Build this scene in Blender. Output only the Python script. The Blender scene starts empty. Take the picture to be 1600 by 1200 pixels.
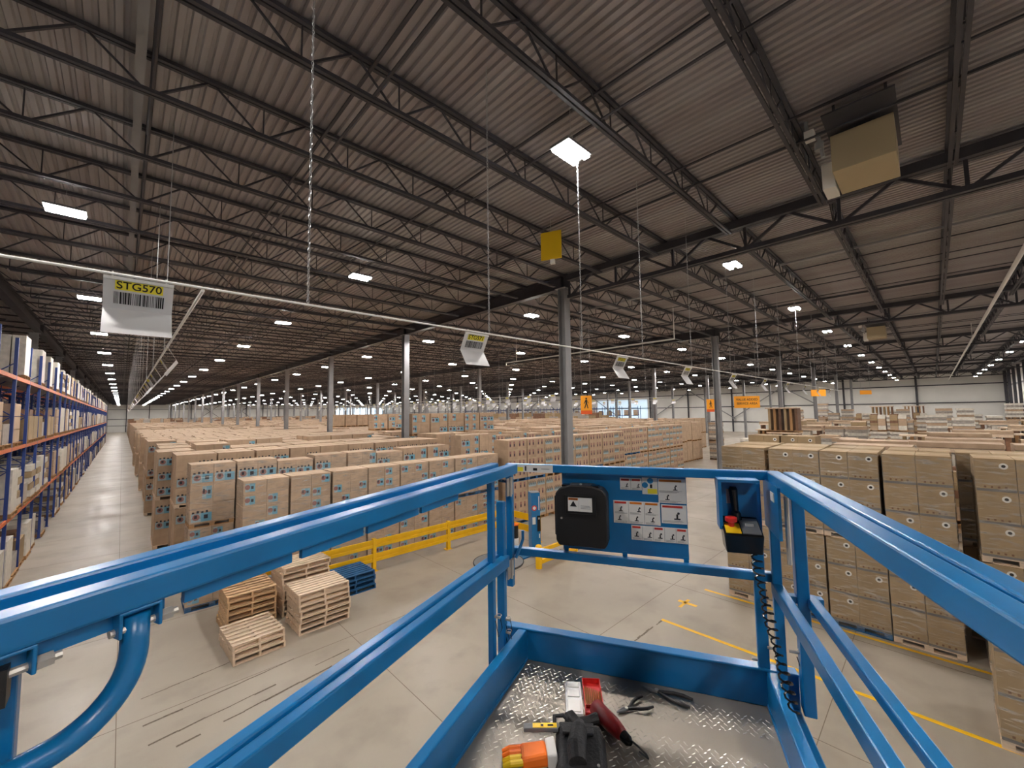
import bpy, math, random
from mathutils import Vector, Matrix
R = random.Random(7)
C = bpy.context.scene.collection
PI = math.pi

# ------------------------------------------------------------------ camera, world, exposure
H = 5.3
cam_d = bpy.data.cameras.new('camera'); cam = bpy.data.objects.new('camera', cam_d); C.objects.link(cam)
ROT = Matrix(((0.7211922, -0.0372087, -0.69173501), (-0.69257376, -0.06027325, -0.71882454), (-0.01494659, 0.99748817, -0.06923837)))
cam.matrix_world = Matrix.Translation((0, 0, H)) @ ROT.to_4x4()
cam_d.sensor_width = 36; cam_d.lens = 632.08 / 1600 * 36; cam_d.clip_start = 0.05; cam_d.clip_end = 600
S = bpy.context.scene
S.camera = cam
w = bpy.data.worlds.new('world'); S.world = w; w.use_nodes = True
w.node_tree.nodes['Background'].inputs[0].default_value = (0.75, 0.85, 1, 1)
w.node_tree.nodes['Background'].inputs[1].default_value = 1.0
S.view_settings.view_transform = 'Standard'; S.view_settings.look = 'None'
S.view_settings.gamma = 1; S.view_settings.use_curve_mapping = False
S.view_settings.exposure = 0.45
LAMP_STRENGTH = 450
S.cycles.use_denoising = True
S.cycles.max_bounces = 7; S.cycles.diffuse_bounces = 5; S.cycles.glossy_bounces = 3
S.cycles.transparent_max_bounces = 10; S.cycles.sample_clamp_indirect = 8
S.cycles.caustics_reflective = False; S.cycles.caustics_refractive = False

# ------------------------------------------------------------------ materials
M = {}
def srgb(r, g, b):
    f = lambda c: (c/255/12.92) if c/255 <= .04045 else ((c/255+.055)/1.055)**2.4
    return (f(r), f(g), f(b), 1)
def mat(name, col, rough=.6, metal=0, noise=0, nscale=8, bump=0, bscale=60, spec=.5, stretch=None, coord='Object', col2=None, per_object=0):
    m = bpy.data.materials.new(name); m.use_nodes = True; nt = m.node_tree; b = nt.nodes['Principled BSDF']
    b.inputs['Base Color'].default_value = col; b.inputs['Roughness'].default_value = rough
    b.inputs['Metallic'].default_value = metal; b.inputs['Specular IOR Level'].default_value = spec
    if noise or bump or per_object:
        tc = nt.nodes.new('ShaderNodeTexCoord'); mp = nt.nodes.new('ShaderNodeMapping')
        nt.links.new(tc.outputs[coord], mp.inputs[0])
        if stretch: mp.inputs['Scale'].default_value = stretch
    if noise or per_object:
        n = nt.nodes.new('ShaderNodeTexNoise'); n.inputs['Scale'].default_value = nscale; n.inputs['Detail'].default_value = 4
        nt.links.new(mp.outputs[0], n.inputs[0])
        mx = nt.nodes.new('ShaderNodeMix'); mx.data_type = 'RGBA'
        c2 = col2 or tuple(c*(1-noise) for c in col[:3])+(1,)
        mx.inputs[6].default_value = tuple(min(1, c*(1+noise*.5)) for c in col[:3])+(1,) if not col2 else col
        mx.inputs[7].default_value = c2
        rp = nt.nodes.new('ShaderNodeMapRange'); rp.inputs[1].default_value = .35; rp.inputs[2].default_value = .65
        nt.links.new(n.outputs[0], rp.inputs[0]); nt.links.new(rp.outputs[0], mx.inputs[0])
        out = mx.outputs[2]
        if per_object:
            oi = nt.nodes.new('ShaderNodeObjectInfo'); hs = nt.nodes.new('ShaderNodeHueSaturation')
            r2 = nt.nodes.new('ShaderNodeMapRange'); r2.inputs[3].default_value = 1-per_object; r2.inputs[4].default_value = 1+per_object
            nt.links.new(oi.outputs['Random'], r2.inputs[0]); nt.links.new(r2.outputs[0], hs.inputs['Value'])
            nt.links.new(out, hs.inputs['Color']); out = hs.outputs[0]
        nt.links.new(out, b.inputs['Base Color'])
    if bump:
        n2 = nt.nodes.new('ShaderNodeTexNoise'); n2.inputs['Scale'].default_value = bscale
        bp = nt.nodes.new('ShaderNodeBump'); bp.inputs['Strength'].default_value = bump; bp.inputs['Distance'].default_value = .01
        nt.links.new(mp.outputs[0], n2.inputs[0]); nt.links.new(n2.outputs[0], bp.inputs['Height']); nt.links.new(bp.outputs[0], b.inputs['Normal'])
    M[name] = m; return m
def emis(name, col, st):
    m = bpy.data.materials.new(name); m.use_nodes = True; nt = m.node_tree
    b = nt.nodes['Principled BSDF']; b.inputs['Base Color'].default_value = (.8, .8, .8, 1)
    b.inputs['Emission Color'].default_value = col; b.inputs['Emission Strength'].default_value = st
    M[name] = m; return m
mat('blue_paint', srgb(12, 112, 172), .3, noise=.12, nscale=5, spec=.6)
mat('blue_plastic', srgb(20, 70, 130), .4)
mat('steel_dark', srgb(58, 57, 64), .55, noise=.25, nscale=1.5)
mat('steel_column', srgb(142, 142, 145), .5, noise=.15, nscale=1)
mat('deck_metal', srgb(168, 164, 164), .55, noise=.16, nscale=.5, stretch=(2.2, .12, 1), col2=srgb(150, 141, 142))
mat('bright_steel', srgb(205, 200, 192), .4, metal=.55)
mat('galvanised', srgb(170, 172, 174), .4, metal=.6)
mat('white_pipe', srgb(225, 225, 222), .4)
mat('cardboard', srgb(186, 160, 134), .75, noise=.12, nscale=3, per_object=.06)
mat('cardboard_tan', srgb(162, 138, 104), .75, noise=.12, nscale=3, per_object=.06)
mat('cardboard_seam', srgb(120, 88, 62), .8)
mat('tape', srgb(205, 175, 135), .35)
mat('label_blue', srgb(112, 166, 190), .5)
mat('label_sky', srgb(158, 180, 188), .5)
mat('print_dark', srgb(52, 50, 58), .6)
mat('print_rose', srgb(150, 105, 100), .6)
mat('white_print', srgb(230, 228, 222), .5)
mat('wood_tan', srgb(206, 170, 130), .7, noise=.12, nscale=4, stretch=(1, 3, 3), per_object=.07)
mat('wood_pale', srgb(222, 198, 172), .7, noise=.1, nscale=4, stretch=(1, 3, 3), per_object=.07)
mat('wood_brown', srgb(170, 128, 84), .75, noise=.25, nscale=12, stretch=(1, 6, 6), per_object=.12)
mat('pallet_blue', srgb(36, 92, 140), .6, noise=.3, nscale=6)
mat('yellow_paint', srgb(245, 190, 20), .4, noise=.06, nscale=4)
mat('rack_blue', srgb(38, 62, 128), .45)
mat('rack_orange', srgb(214, 108, 52), .45)
mat('black_plastic', srgb(30, 29, 30), .42, bump=.15, bscale=300)
mat('black_gloss', srgb(16, 16, 18), .2)
mat('grey_plastic', srgb(120, 122, 124), .5)
mat('red_plastic', srgb(205, 45, 40), .35)
mat('red_dark', srgb(140, 30, 32), .4)
mat('brass', srgb(200, 160, 85), .3, metal=.8)
mat('orange_plastic', srgb(250, 120, 25), .5)
mat('yellow_plastic', srgb(250, 205, 30), .45)
mat('leather_black', srgb(44, 44, 46), .6, bump=.4, bscale=80)
mat('decal_white', srgb(226, 224, 220), .4)
mat('decal_grey', srgb(150, 150, 152), .5)
mat('decal_orange', srgb(215, 120, 30), .5)
mat('decal_red', srgb(200, 60, 50), .5)
mat('decal_yellow', srgb(240, 225, 60), .5)
mat('decal_blue', srgb(30, 120, 175), .5)
mat('sign_white', srgb(214, 214, 216), .6)
mat('sign_orange', srgb(250, 165, 30), .6)
mat('sign_red', srgb(225, 90, 30), .6)
mat('ink', srgb(18, 18, 20), .6)
mat('white_wrap', srgb(222, 216, 204), .35, noise=.15, nscale=6, bump=.5, bscale=14, per_object=.1)
mat('grey_wrap', srgb(166, 158, 150), .3, noise=.25, nscale=8, bump=.5, bscale=14, per_object=.15)
mat('brown_goods', srgb(122, 88, 66), .6, noise=.25, nscale=4, per_object=.25)
mat('heater_tan', srgb(176, 160, 128), .6)
mat('wall_panel', srgb(226, 225, 221), .6, noise=.05, nscale=.3)
mat('rubber_dark', srgb(62, 60, 60), .8)
mat('dark_goods', srgb(60, 58, 60), .5)
mat('strap_gap_shade', srgb(112, 108, 106), .5)  # strap band with the shadow of the gap between carton layers painted in
mat('bag_film', srgb(235, 235, 235), .15)
emis('lamp_glow', (1, .95, .9, 1), LAMP_STRENGTH)
emis('lamp_side', (1, .95, .9, 1), 45)
emis('daylight', (.6, .82, 1, 1), 1.6)
emis('daylight_pale', (.5, .78, 1, 1), .55)

def floor_mat():
    m = bpy.data.materials.new('concrete'); m.use_nodes = True; nt = m.node_tree; b = nt.nodes['Principled BSDF']
    g = nt.nodes.new('ShaderNodeNewGeometry')
    def noise(scale, detail, lo, hi, stretch=(1, 1, 1)):
        mp = nt.nodes.new('ShaderNodeMapping'); mp.inputs['Scale'].default_value = stretch
        n = nt.nodes.new('ShaderNodeTexNoise'); n.inputs['Scale'].default_value = scale; n.inputs['Detail'].default_value = detail
        r = nt.nodes.new('ShaderNodeMapRange'); r.inputs[1].default_value = lo; r.inputs[2].default_value = hi
        nt.links.new(g.outputs['Position'], mp.inputs[0]); nt.links.new(mp.outputs[0], n.inputs[0]); nt.links.new(n.outputs[0], r.inputs[0]); return r.outputs[0]
    def mix(f, a, c):
        x = nt.nodes.new('ShaderNodeMix'); x.data_type = 'RGBA'
        nt.links.new(f, x.inputs[0])
        for i, v in ((6, a), (7, c)):
            if isinstance(v, tuple): x.inputs[i].default_value = v
            else: nt.links.new(v, x.inputs[i])
        return x.outputs[2]
    c = mix(noise(.22, 5, .35, .65), srgb(170, 160, 145), srgb(154, 144, 130))
    c = mix(noise(1.1, 8, .5, .95), c, srgb(134, 123, 110))
    # faint tyre scuffs
    f = noise(.5, 3, .62, .85, (.3, 2, 1)); c = mix(f, c, srgb(150, 138, 123))
    nt.links.new(c, b.inputs['Base Color'])
    nt.links.new(noise(.8, 4, .3, .7), b.inputs['Roughness'])
    mr = nt.nodes.new('ShaderNodeMapRange'); mr.inputs[3].default_value = .32; mr.inputs[4].default_value = .5
    nt.links.new(noise(.5, 4, .3, .7), mr.inputs[0]); nt.links.new(mr.outputs[0], b.inputs['Roughness'])
    M['concrete'] = m
floor_mat()
mat('joint', srgb(118, 106, 92), .8)
mat('scuff', srgb(112, 100, 86), .7, noise=.4, nscale=30)

def film():
    m = bpy.data.materials.new('stretch_film'); m.use_nodes = True; nt = m.node_tree
    for n in list(nt.nodes): nt.nodes.remove(n)
    o = nt.nodes.new('ShaderNodeOutputMaterial'); t = nt.nodes.new('ShaderNodeBsdfTransparent'); gl = nt.nodes.new('ShaderNodeBsdfGlossy')
    df = nt.nodes.new('ShaderNodeBsdfDiffuse'); df.inputs[0].default_value = (.9, .88, .84, 1)
    gl.inputs['Roughness'].default_value = .18
    tc = nt.nodes.new('ShaderNodeTexCoord'); mp = nt.nodes.new('ShaderNodeMapping'); mp.inputs['Scale'].default_value = (1.5, 1.5, 9)
    mp.inputs['Rotation'].default_value = (.12, .08, 0)
    n = nt.nodes.new('ShaderNodeTexNoise'); n.inputs['Scale'].default_value = 2.2; n.inputs['Detail'].default_value = 5
    bp = nt.nodes.new('ShaderNodeBump'); bp.inputs['Strength'].default_value = .8; bp.inputs['Distance'].default_value = .03
    nt.links.new(tc.outputs['Object'], mp.inputs[0]); nt.links.new(mp.outputs[0], n.inputs[0]); nt.links.new(n.outputs[0], bp.inputs['Height'])
    nt.links.new(bp.outputs[0], gl.inputs['Normal'])
    r = nt.nodes.new('ShaderNodeMapRange'); r.inputs[1].default_value = .5; r.inputs[2].default_value = .72; r.inputs[3].default_value = .05; r.inputs[4].default_value = .6
    nt.links.new(n.outputs[0], r.inputs[0])
    m1 = nt.nodes.new('ShaderNodeMixShader'); m2 = nt.nodes.new('ShaderNodeMixShader'); m1.inputs[0].default_value = .5
    nt.links.new(gl.outputs[0], m1.inputs[1]); nt.links.new(df.outputs[0], m1.inputs[2])
    nt.links.new(r.outputs[0], m2.inputs[0]); nt.links.new(t.outputs[0], m2.inputs[1]); nt.links.new(m1.outputs[0], m2.inputs[2])
    nt.links.new(m2.outputs[0], o.inputs[0]); M['stretch_film'] = m
film()
def tread():
    m = bpy.data.materials.new('tread_plate'); m.use_nodes = True; nt = m.node_tree; b = nt.nodes['Principled BSDF']
    b.inputs['Base Color'].default_value = srgb(158, 149, 137); b.inputs['Metallic'].default_value = .4; b.inputs['Roughness'].default_value = .42
    M['tread_plate'] = m
    mat('tread_ridge', srgb(225, 218, 205), .25, metal=.45)
tread()

# ------------------------------------------------------------------ geometry helpers
class MB:
    def __init__(s): s.v = []; s.f = []; s.m = []; s.names = []
    def mi(s, name):
        if name not in s.names: s.names.append(name)
        return s.names.index(name)
    def face(s, pts, mt):
        i = len(s.v); s.v += [tuple(p) for p in pts]; s.f.append(tuple(range(i, i+len(pts)))); s.m.append(s.mi(mt)); return s
    def hexa(s, p, mt):           # 8 corners: bottom 4 ccw, top 4 ccw
        i = len(s.v); s.v += [tuple(q) for q in p]; k = s.mi(mt)
        for f in ((0, 3, 2, 1), (4, 5, 6, 7), (0, 1, 5, 4), (1, 2, 6, 5), (2, 3, 7, 6), (3, 0, 4, 7)):
            s.f.append(tuple(i+a for a in f)); s.m.append(k)
        return s
    def box(s, x0, x1, y0, y1, z0, z1, mt):
        return s.hexa([(x0, y0, z0), (x1, y0, z0), (x1, y1, z0), (x0, y1, z0), (x0, y0, z1), (x1, y0, z1), (x1, y1, z1), (x0, y1, z1)], mt)
    def bar(s, a, b, w, h, mt, up=(0, 0, 1)):   # box along a->b, w sideways, h along up, centred
        a = Vector(a); b = Vector(b); d = (b-a).normalized(); u = Vector(up); sd = d.cross(u)
        if sd.length < 1e-4: u = Vector((0, 1, 0)); sd = d.cross(u)
        sd.normalize(); u = sd.cross(d); x = sd*w/2; y = u*h/2
        return s.hexa([a-x-y, b-x-y, b+x-y, a+x-y, a-x+y, b-x+y, b+x+y, a+x+y], mt)
    def tube(s, pts, r, mt, n=10, close=False):
        pts = [Vector(p) for p in pts]; rings = []; k = s.mi(mt); L = len(pts)
        prev = None
        for j, p in enumerate(pts):
            if close: d = pts[(j+1) % L]-pts[j-1]
            else: d = pts[min(j+1, L-1)]-pts[max(j-1, 0)]
            d.normalize()
            if prev is None: a = d.orthogonal().normalized()
            else:
                a = prev-d*prev.dot(d); a.normalize()
            prev = a; bb = d.cross(a); i = len(s.v); rr = r[j] if isinstance(r, (list, tuple)) else r
            for q in range(n):
                t = 2*PI*q/n; s.v.append(tuple(p+a*math.cos(t)*rr+bb*math.sin(t)*rr))
            rings.append(i)
        for j in range(L if close else L-1):
            A = rings[j]; B = rings[(j+1) % L]
            for q in range(n):
                s.f.append((A+q, A+(q+1) % n, B+(q+1) % n, B+q)); s.m.append(k)
        if not close:
            s.f.append(tuple(rings[0]+q for q in range(n-1, -1, -1))); s.m.append(k)
            s.f.append(tuple(rings[-1]+q for q in range(n))); s.m.append(k)
        return s
    def cyl(s, c, r, h, mt, n=24, axis='z', r2=None):
        c = Vector(c); d = {'x': (1, 0, 0), 'y': (0, 1, 0), 'z': (0, 0, 1)}[axis]; e = c+Vector(d)*h
        return s.tube([c, e], [r, r2 if r2 is not None else r], mt, n)
    def disc(s, c, r, n_, mt, n=16):   # flat disc facing n_
        c = Vector(c); d = Vector(n_); a = d.orthogonal().normalized(); b = d.cross(a)
        return s.face([c+a*math.cos(2*PI*q/n)*r+b*math.sin(2*PI*q/n)*r for q in range(n)], mt)
    def prism(s, prof, y0, y1, mt):    # profile in xz, extruded in y
        i = len(s.v); n = len(prof); k = s.mi(mt)
        s.v += [(x, y0, z) for x, z in prof]+[(x, y1, z) for x, z in prof]
        s.f.append(tuple(i+q for q in range(n))); s.m.append(k)
        s.f.append(tuple(i+n+q for q in range(n-1, -1, -1))); s.m.append(k)
        for q in range(n): s.f.append((i+q, i+n+q, i+n+(q+1) % n, i+(q+1) % n)); s.m.append(k)
        return s
    def mesh(s, name, smooth=False):
        me = bpy.data.meshes.new(name); me.from_pydata(s.v, [], s.f)
        for n in s.names: me.materials.append(M[n])
        me.polygons.foreach_set('material_index', s.m)
        if smooth: me.polygons.foreach_set('use_smooth', [True]*len(s.f))
        me.update(); return me
def recalc(me):
    import bmesh
    b = bmesh.new(); b.from_mesh(me); bmesh.ops.recalc_face_normals(b, faces=b.faces); b.to_mesh(me); b.free()
def put(name, me, parent=None, loc=(0, 0, 0), rz=0, bevel=0, fix=False, smooth_angle=None, **tags):
    if isinstance(me, MB): me = me.mesh(name)
    if fix: recalc(me)
    o = bpy.data.objects.new(name, me); C.objects.link(o); o.location = loc; o.rotation_euler = (0, 0, rz)
    if parent: o.parent = parent
    if bevel:
        b = o.modifiers.new('bevel', 'BEVEL'); b.width = bevel; b.segments = 2; b.limit_method = 'ANGLE'
    for k, v in tags.items(): o[k] = v
    return o
def empty(name, loc=(0, 0, 0), rz=0, **tags):
    o = bpy.data.objects.new(name, None); C.objects.link(o); o.location = loc; o.rotation_euler = (0, 0, rz); o.empty_display_size = .1
    for k, v in tags.items(): o[k] = v
    return o
def copy_tree(src, loc, rz=0, **tags):
    r = src.copy(); C.objects.link(r); r.location = loc; r.rotation_euler = (0, 0, rz)
    for k in ('group', 'label'):
        if k in r and k not in tags: del r[k]
    for k, v in tags.items(): r[k] = v
    for ch in src.children:
        c = ch.copy(); C.objects.link(c); c.parent = r
        for g in ch.children:
            d = g.copy(); C.objects.link(d); d.parent = c
    return r
def struct(name, mb, **k):
    return put(name, mb, kind='structure', **k)
TXT = {}
def text_mesh(s, size, mt, ext=.0008, key=None):
    key = (s, size, mt)
    if key in TXT: return TXT[key]
    cu = bpy.data.curves.new('lettering', 'FONT'); cu.body = s; cu.size = size; cu.align_x = 'CENTER'; cu.align_y = 'CENTER'; cu.extrude = ext
    cu.offset = size*.012
    o = bpy.data.objects.new('lettering', cu); C.objects.link(o)
    dg = bpy.context.evaluated_depsgraph_get(); me = bpy.data.meshes.new_from_object(o.evaluated_get(dg))
    me.materials.clear(); me.materials.append(M[mt]); bpy.data.objects.remove(o); TXT[key] = me; return me
def letters(name, s, size, mt, parent, origin, xdir, zdir, **tags):   # flat text: its x along xdir, its y along zdir
    o = put(name, text_mesh(s, size, mt), parent, **tags)
    x = Vector(xdir).normalized(); y = Vector(zdir).normalized(); z = x.cross(y)
    o.matrix_local = Matrix.Translation(origin) @ Matrix((x, y, z)).transposed().to_4x4()
    return o
ONES = ['', 'first', 'second', 'third', 'fourth', 'fifth', 'sixth', 'seventh', 'eighth', 'ninth']
ORD = ['zeroth']+ONES[1:]+['tenth', 'eleventh', 'twelfth', 'thirteenth', 'fourteenth', 'fifteenth', 'sixteenth', 'seventeenth', 'eighteenth', 'nineteenth']
for a_, b_ in (('twent', 'twenty'), ('thirt', 'thirty'), ('fort', 'forty'), ('fift', 'fifty'), ('sixt', 'sixty')): ORD += [a_+'ieth']+[b_+'-'+q for q in ONES[1:]]
rnd = R.uniform

# ------------------------------------------------------------------ setting: floor, roof, walls
X0, X1, Y0, Y1, ZR = -19.8, 103.0, -8.5, 208.0, 10.78
COLX = [-3.6, 12.6, 28.8, 45.0, 61.2, 77.4, 93.6]
COLY = [10.03+12.6*n for n in range(16)]
fl = MB(); fl.face([(X0, Y0, 0), (X1, Y0, 0), (X1, Y1, 0), (X0, Y1, 0)], 'concrete'); struct('floor', fl)
jt = MB()
for x in [.12+4.05*k for k in range(-4, 25)]: jt.box(x-.006, x+.006, Y0+.01, Y1-.01, 0, .0012, 'joint')
for y in [10.0+4.2*k for k in range(-4, 46)]: jt.box(X0+.01, X1-.01, y-.006, y+.006, 0, .0012, 'joint')
struct('floor_joint', jt)
# corrugated roof deck: ribs run along Y
prof = []; pitch = .155; x = X0
while x < X1:
    prof += [(x, ZR), (x+.075, ZR), (x+.095, ZR+.042), (x+.135, ZR+.042)]; x += pitch
mb = MB(); n = len(prof)
mb.v = [(a, Y0, b) for a, b in prof]+[(a, Y1, b) for a, b in prof]; k = mb.mi('deck_metal')
for q in range(n-1): mb.f.append((q, q+1, n+q+1, n+q)); mb.m.append(k)
struct('ceiling', mb)
rt = MB(); rt.box(X0-.2, X1+.2, Y0-.2, Y1+.2, ZR+.05, ZR+.2, 'steel_dark'); struct('ceiling_slab', rt)
def wall(name, a, b, z1=ZR+.04, openings=()):
    # panel wall from a to b (2-D), openings: list of (s0,s1,z0,z1) left out
    ax, ay = a; bx, by = b; L = math.hypot(bx-ax, by-ay); dx, dy = (bx-ax)/L, (by-ay)/L
    P = lambda s, z: (ax+dx*s, ay+dy*s, z)
    mb = MB(); s = 0
    for (s0, s1, z0, z2) in sorted(openings):
        mb.face([P(s, 0), P(s0, 0), P(s0, z1), P(s, z1)], 'wall_panel')
        mb.face([P(s0, 0), P(s1, 0), P(s1, z0), P(s0, z0)], 'wall_panel'); mb.face([P(s0, z2), P(s1, z2), P(s1, z1), P(s0, z1)], 'wall_panel'); s = s1
    mb.face([P(s, 0), P(L, 0), P(L, z1), P(s, z1)], 'wall_panel'); struct(name, mb)
wall('wall_back', (X0, Y1), (X1, Y1), openings=[(97, 122, 4.6, 8.6)])
wall('wall_right', (X1, Y0), (X1, Y1), openings=[(62.5, 78.5, 2, 8.2)])
wall('wall_front', (X0, Y0), (X1, Y0)); wall('wall_left', (X0, Y0), (X0, Y1))
win = MB(); win.box(X0+97, X0+122, Y1+.02, Y1+.06, 4.6, 8.6, 'daylight'); struct('window_1', win)
win = MB(); win.box(X1+.02, X1+.06, 54, 70, 2, 8.2, 'daylight_pale'); struct('wall_daylight_patch', win)  # added glowing panel standing in for bluish daylight on the white wall
wf = MB()
for k in range(10): wf.box(X0+97+k*2.7, X0+97.1+k*2.7, Y1-.03, Y1+.02, 4.6, 8.6, 'steel_dark')
wf.box(X0+97, X0+122, Y1-.03, Y1+.02, 6.9, 7.0, 'steel_dark'); struct('window_1_frame', wf)
tr = MB()                      # girts and wall posts
for z in (2.3, 4.7, 8.3):
    tr.box(X0, X1, Y1-.2, Y1-.01, z, z+.16, 'steel_dark')
for z in (2.2, 5.7, 8.8):
    tr.box(X1-.2, X1-.01, Y0+.01, Y1-.25, z, z+.18, 'steel_dark')
struct('trim_1', tr)
tr = MB()
for z in (2.2, 4.7, 8.3): tr.box(X0+.01, X1-.25, Y0+.01, Y0+.2, z, z+.16, 'steel_column')
struct('trim_2', tr)
wc = MB().box(-.12, .12, -.15, .15, 0, ZR-.05, 'steel_dark').mesh('wall_column')
for x in [X0+2+6.3*k for k in range(20)]: put('wall_column', wc, loc=(x, Y1-.35, 0), kind='structure')
for y in [-8.2+10.2*k for k in range(21)]: put('wall_column', wc, loc=(X1-.38, y, 0), kind='structure')
for x in [X1-1.6-5*k for k in range(6)]: put('wall_column', wc, loc=(x, Y0+.36, 0), kind='structure')
# wall bracing crosses on far walls
br = MB()
for x in (23, 34): 
    br.bar((x, Y1-.5, 4.8), (x+6.3, Y1-.5, 10), .14, .14, 'steel_dark').bar((x, Y1-.5, 10), (x+6.3, Y1-.5, 4.8), .14, .14, 'steel_dark')
struct('trim_3', br)
br = MB()
for y in (12.2, 32, 62, 82, 102): br.bar((X1-.6, y, 3.0), (X1-.6, y+10.2, 9.8), .2, .2, 'steel_column').bar((X1-.6, y+20.4, 3.0), (X1-.6, y+10.2, 9.8), .2, .2, 'steel_column')
struct('trim_4', br)

# columns
cmb = MB(); cmb.box(-.17, .17, -.17, -.145, .02, 10.2, 'steel_column'); cmb.box(-.17, .17, .145, .17, .02, 10.2, 'steel_column'); cmb.box(-.02, .02, -.145, .145, .02, 10.2, 'steel_column')
cmb.box(-.28, .28, -.28, .28, 0, .02, 'steel_column'); cmb.box(-.25, .25, -.25, .25, 10.18, 10.2, 'steel_column')
cme = cmb.mesh('column')
for cx in COLX:
    for cy in COLY:
        if cx < 0 and cy < 20: continue
        put('column', cme, loc=(cx-.2 if cx < 0 else cx, cy, 0), kind='structure')
# girders: deep I-beams beyond the first column, open-web girders nearer
for cx in COLX:
    g = MB()
    for (ya, yb) in ((COLY[0]-.3 if cx > 0 else Y0, Y1-.3),):
        g.box(cx-.15, cx+.15, ya, yb, 10.2, 10.225, 'steel_dark'); g.box(cx-.012, cx+.012, ya, yb, 10.225, 10.70, 'steel_dark'); g.box(cx-.15, cx+.15, ya, yb, 10.70, 10.73, 'steel_dark')
        for yy in COLY: g.box(cx-.15, cx+.15, yy-.01, yy+.01, 10.225, 10.7, 'steel_dark')
    struct('girder_beam', g)
    if cx > 0:
        g = MB(); yb = COLY[0]-.3; ya = Y0+.25
        for sx in (-.09, .09):
            g.box(cx+sx-.055, cx+sx+.055, ya, yb, 9.74, 9.86, 'steel_dark'); g.box(cx+sx-.075, cx+sx+.075, ya, yb, 10.45, 10.68, 'steel_dark')
        y = yb; i = 0
        while y-2.1 > ya:
            g.bar((cx, y, 9.8), (cx, y-1.05, 10.5), .07, .07, 'steel_dark'); g.bar((cx, y-1.05, 10.5), (cx, y-2.1, 9.8), .07, .07, 'steel_dark')
            g.box(cx-.035, cx+.035, y-.035, y+.035, 9.8, 10.5, 'steel_dark'); y -= 2.1
        struct('girder_beam', g)
# joists
def joist_geo(mb, ox, oy, L, detail=True):
    kt, kb = 10.69, 10.12
    for s in (-.042, .042):
        mb.box(ox, ox+L, oy+s-.03, oy+s+.03, kt, kt+.06, 'steel_dark')
        mb.box(ox+.75, ox+L-.6, oy+s-.028, oy+s+.028, kb, kb+.035, 'steel_dark'); 
        mb.box(ox+.75, ox+L-.6, oy+s+(.02 if s > 0 else -.028), oy+s+(.028 if s > 0 else -.02), kb+.035, kb+.06, 'steel_dark')
    p = 1.47; n = int(L/p)
    for i in range(n):
        x = ox+i*p; xm = x+p/2
        mb.bar((x+.05, oy, kt), (xm-.05, oy, kb+.03), .026, .026, 'steel_dark')
        mb.bar((xm+.05, oy, kb+.03), (x+p-.05, oy, kt), .045, .03, 'steel_dark')
        if detail: mb.bar((xm, oy, kb+.03), (xm, oy, kt), .02, .02, 'steel_dark', up=(1, 0, 0))
jm = MB(); joist_geo(jm, 0, 0, 16.1); jme = jm.mesh('roof_joist')
jl = []
for cx in [X0]+COLX:
    L = min(16.1, X1-cx-.2)
    j = -4
    while 1.54+2.1*j < Y1-.5:
        y = 1.54+2.1*j; j += 1
        if y < Y0+.3: continue
        d = math.hypot(max(cx, min(0, cx+L)) if cx > 0 else 0, y)
        vis = (cx+L)*.693+y*.721
        jl.append((d, cx, y, L, vis))
jl.sort(); far = MB(); cnt = 0
for d, cx, y, L, vis in jl:
    if cnt < 300 and L > 16: put('roof_joist', jme, loc=(cx+.05, y, 0), kind='structure', group='roof joists'); cnt += 1
    else: joist_geo(far, cx+.05, y, L, False)
put('roof_joist_far', far, kind='structure')
# bridging angles and pipes under the deck, parallel to Y
bg = MB()
for cx in [X0]+COLX:
    for off in (6.2, 9.2, 12.4):
        x = cx+off
        if x > X1-1: continue
        bg.box(x-.025, x+.025, Y0+.1, Y1-.1, 10.66, 10.69, 'steel_dark'); bg.box(x-.02, x+.02, Y0+.1, Y1-.1, 10.155, 10.18, 'steel_dark')
struct('ceiling_beam', bg)
pp = MB()
for x in (.15, 9.6, 24.5, 40.5): pp.tube([(x, Y0+.1, 10.62), (x, Y1-.1, 10.62)], .035, 'steel_dark', 8)
for x in (0.0, 17.5, 33.0): pp.box(x-.06, x+.06, Y0+.1, Y1-.1, 10.60, 10.655, 'steel_column')
struct('ceiling_pipe', pp)
put('sprinkler_pipe', MB().tube([(20.7, 9.2, 9.0), (20.7, 22.1, 9.0), (20.7, 22.1, 8.8)], .045, 'white_pipe', 10).tube([(20.7, 9.2, 9.0), (20.7, 9.2, 10.7)], .03, 'white_pipe', 8).tube([(20.7, 21, 9.0), (20.7, 21, 10.7)], .02, 'white_pipe', 8),
    label='white pipe hung below the joists between the first two column lines', category='pipe')
put('conduit_pipe', MB().tube([(7, -2.02, 9.66), (X1-2, -2.02, 9.66)], .06, 'white_pipe', 10).tube([(11, -2.02, 9.66), (11, -2.02, 10.7)], .015, 'white_pipe', 6).tube([(40, -2.02, 9.66), (40, -2.02, 10.7)], .015, 'white_pipe', 6),
    label='long pale pipe running under the roof towards the far grey wall', category='pipe')

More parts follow.
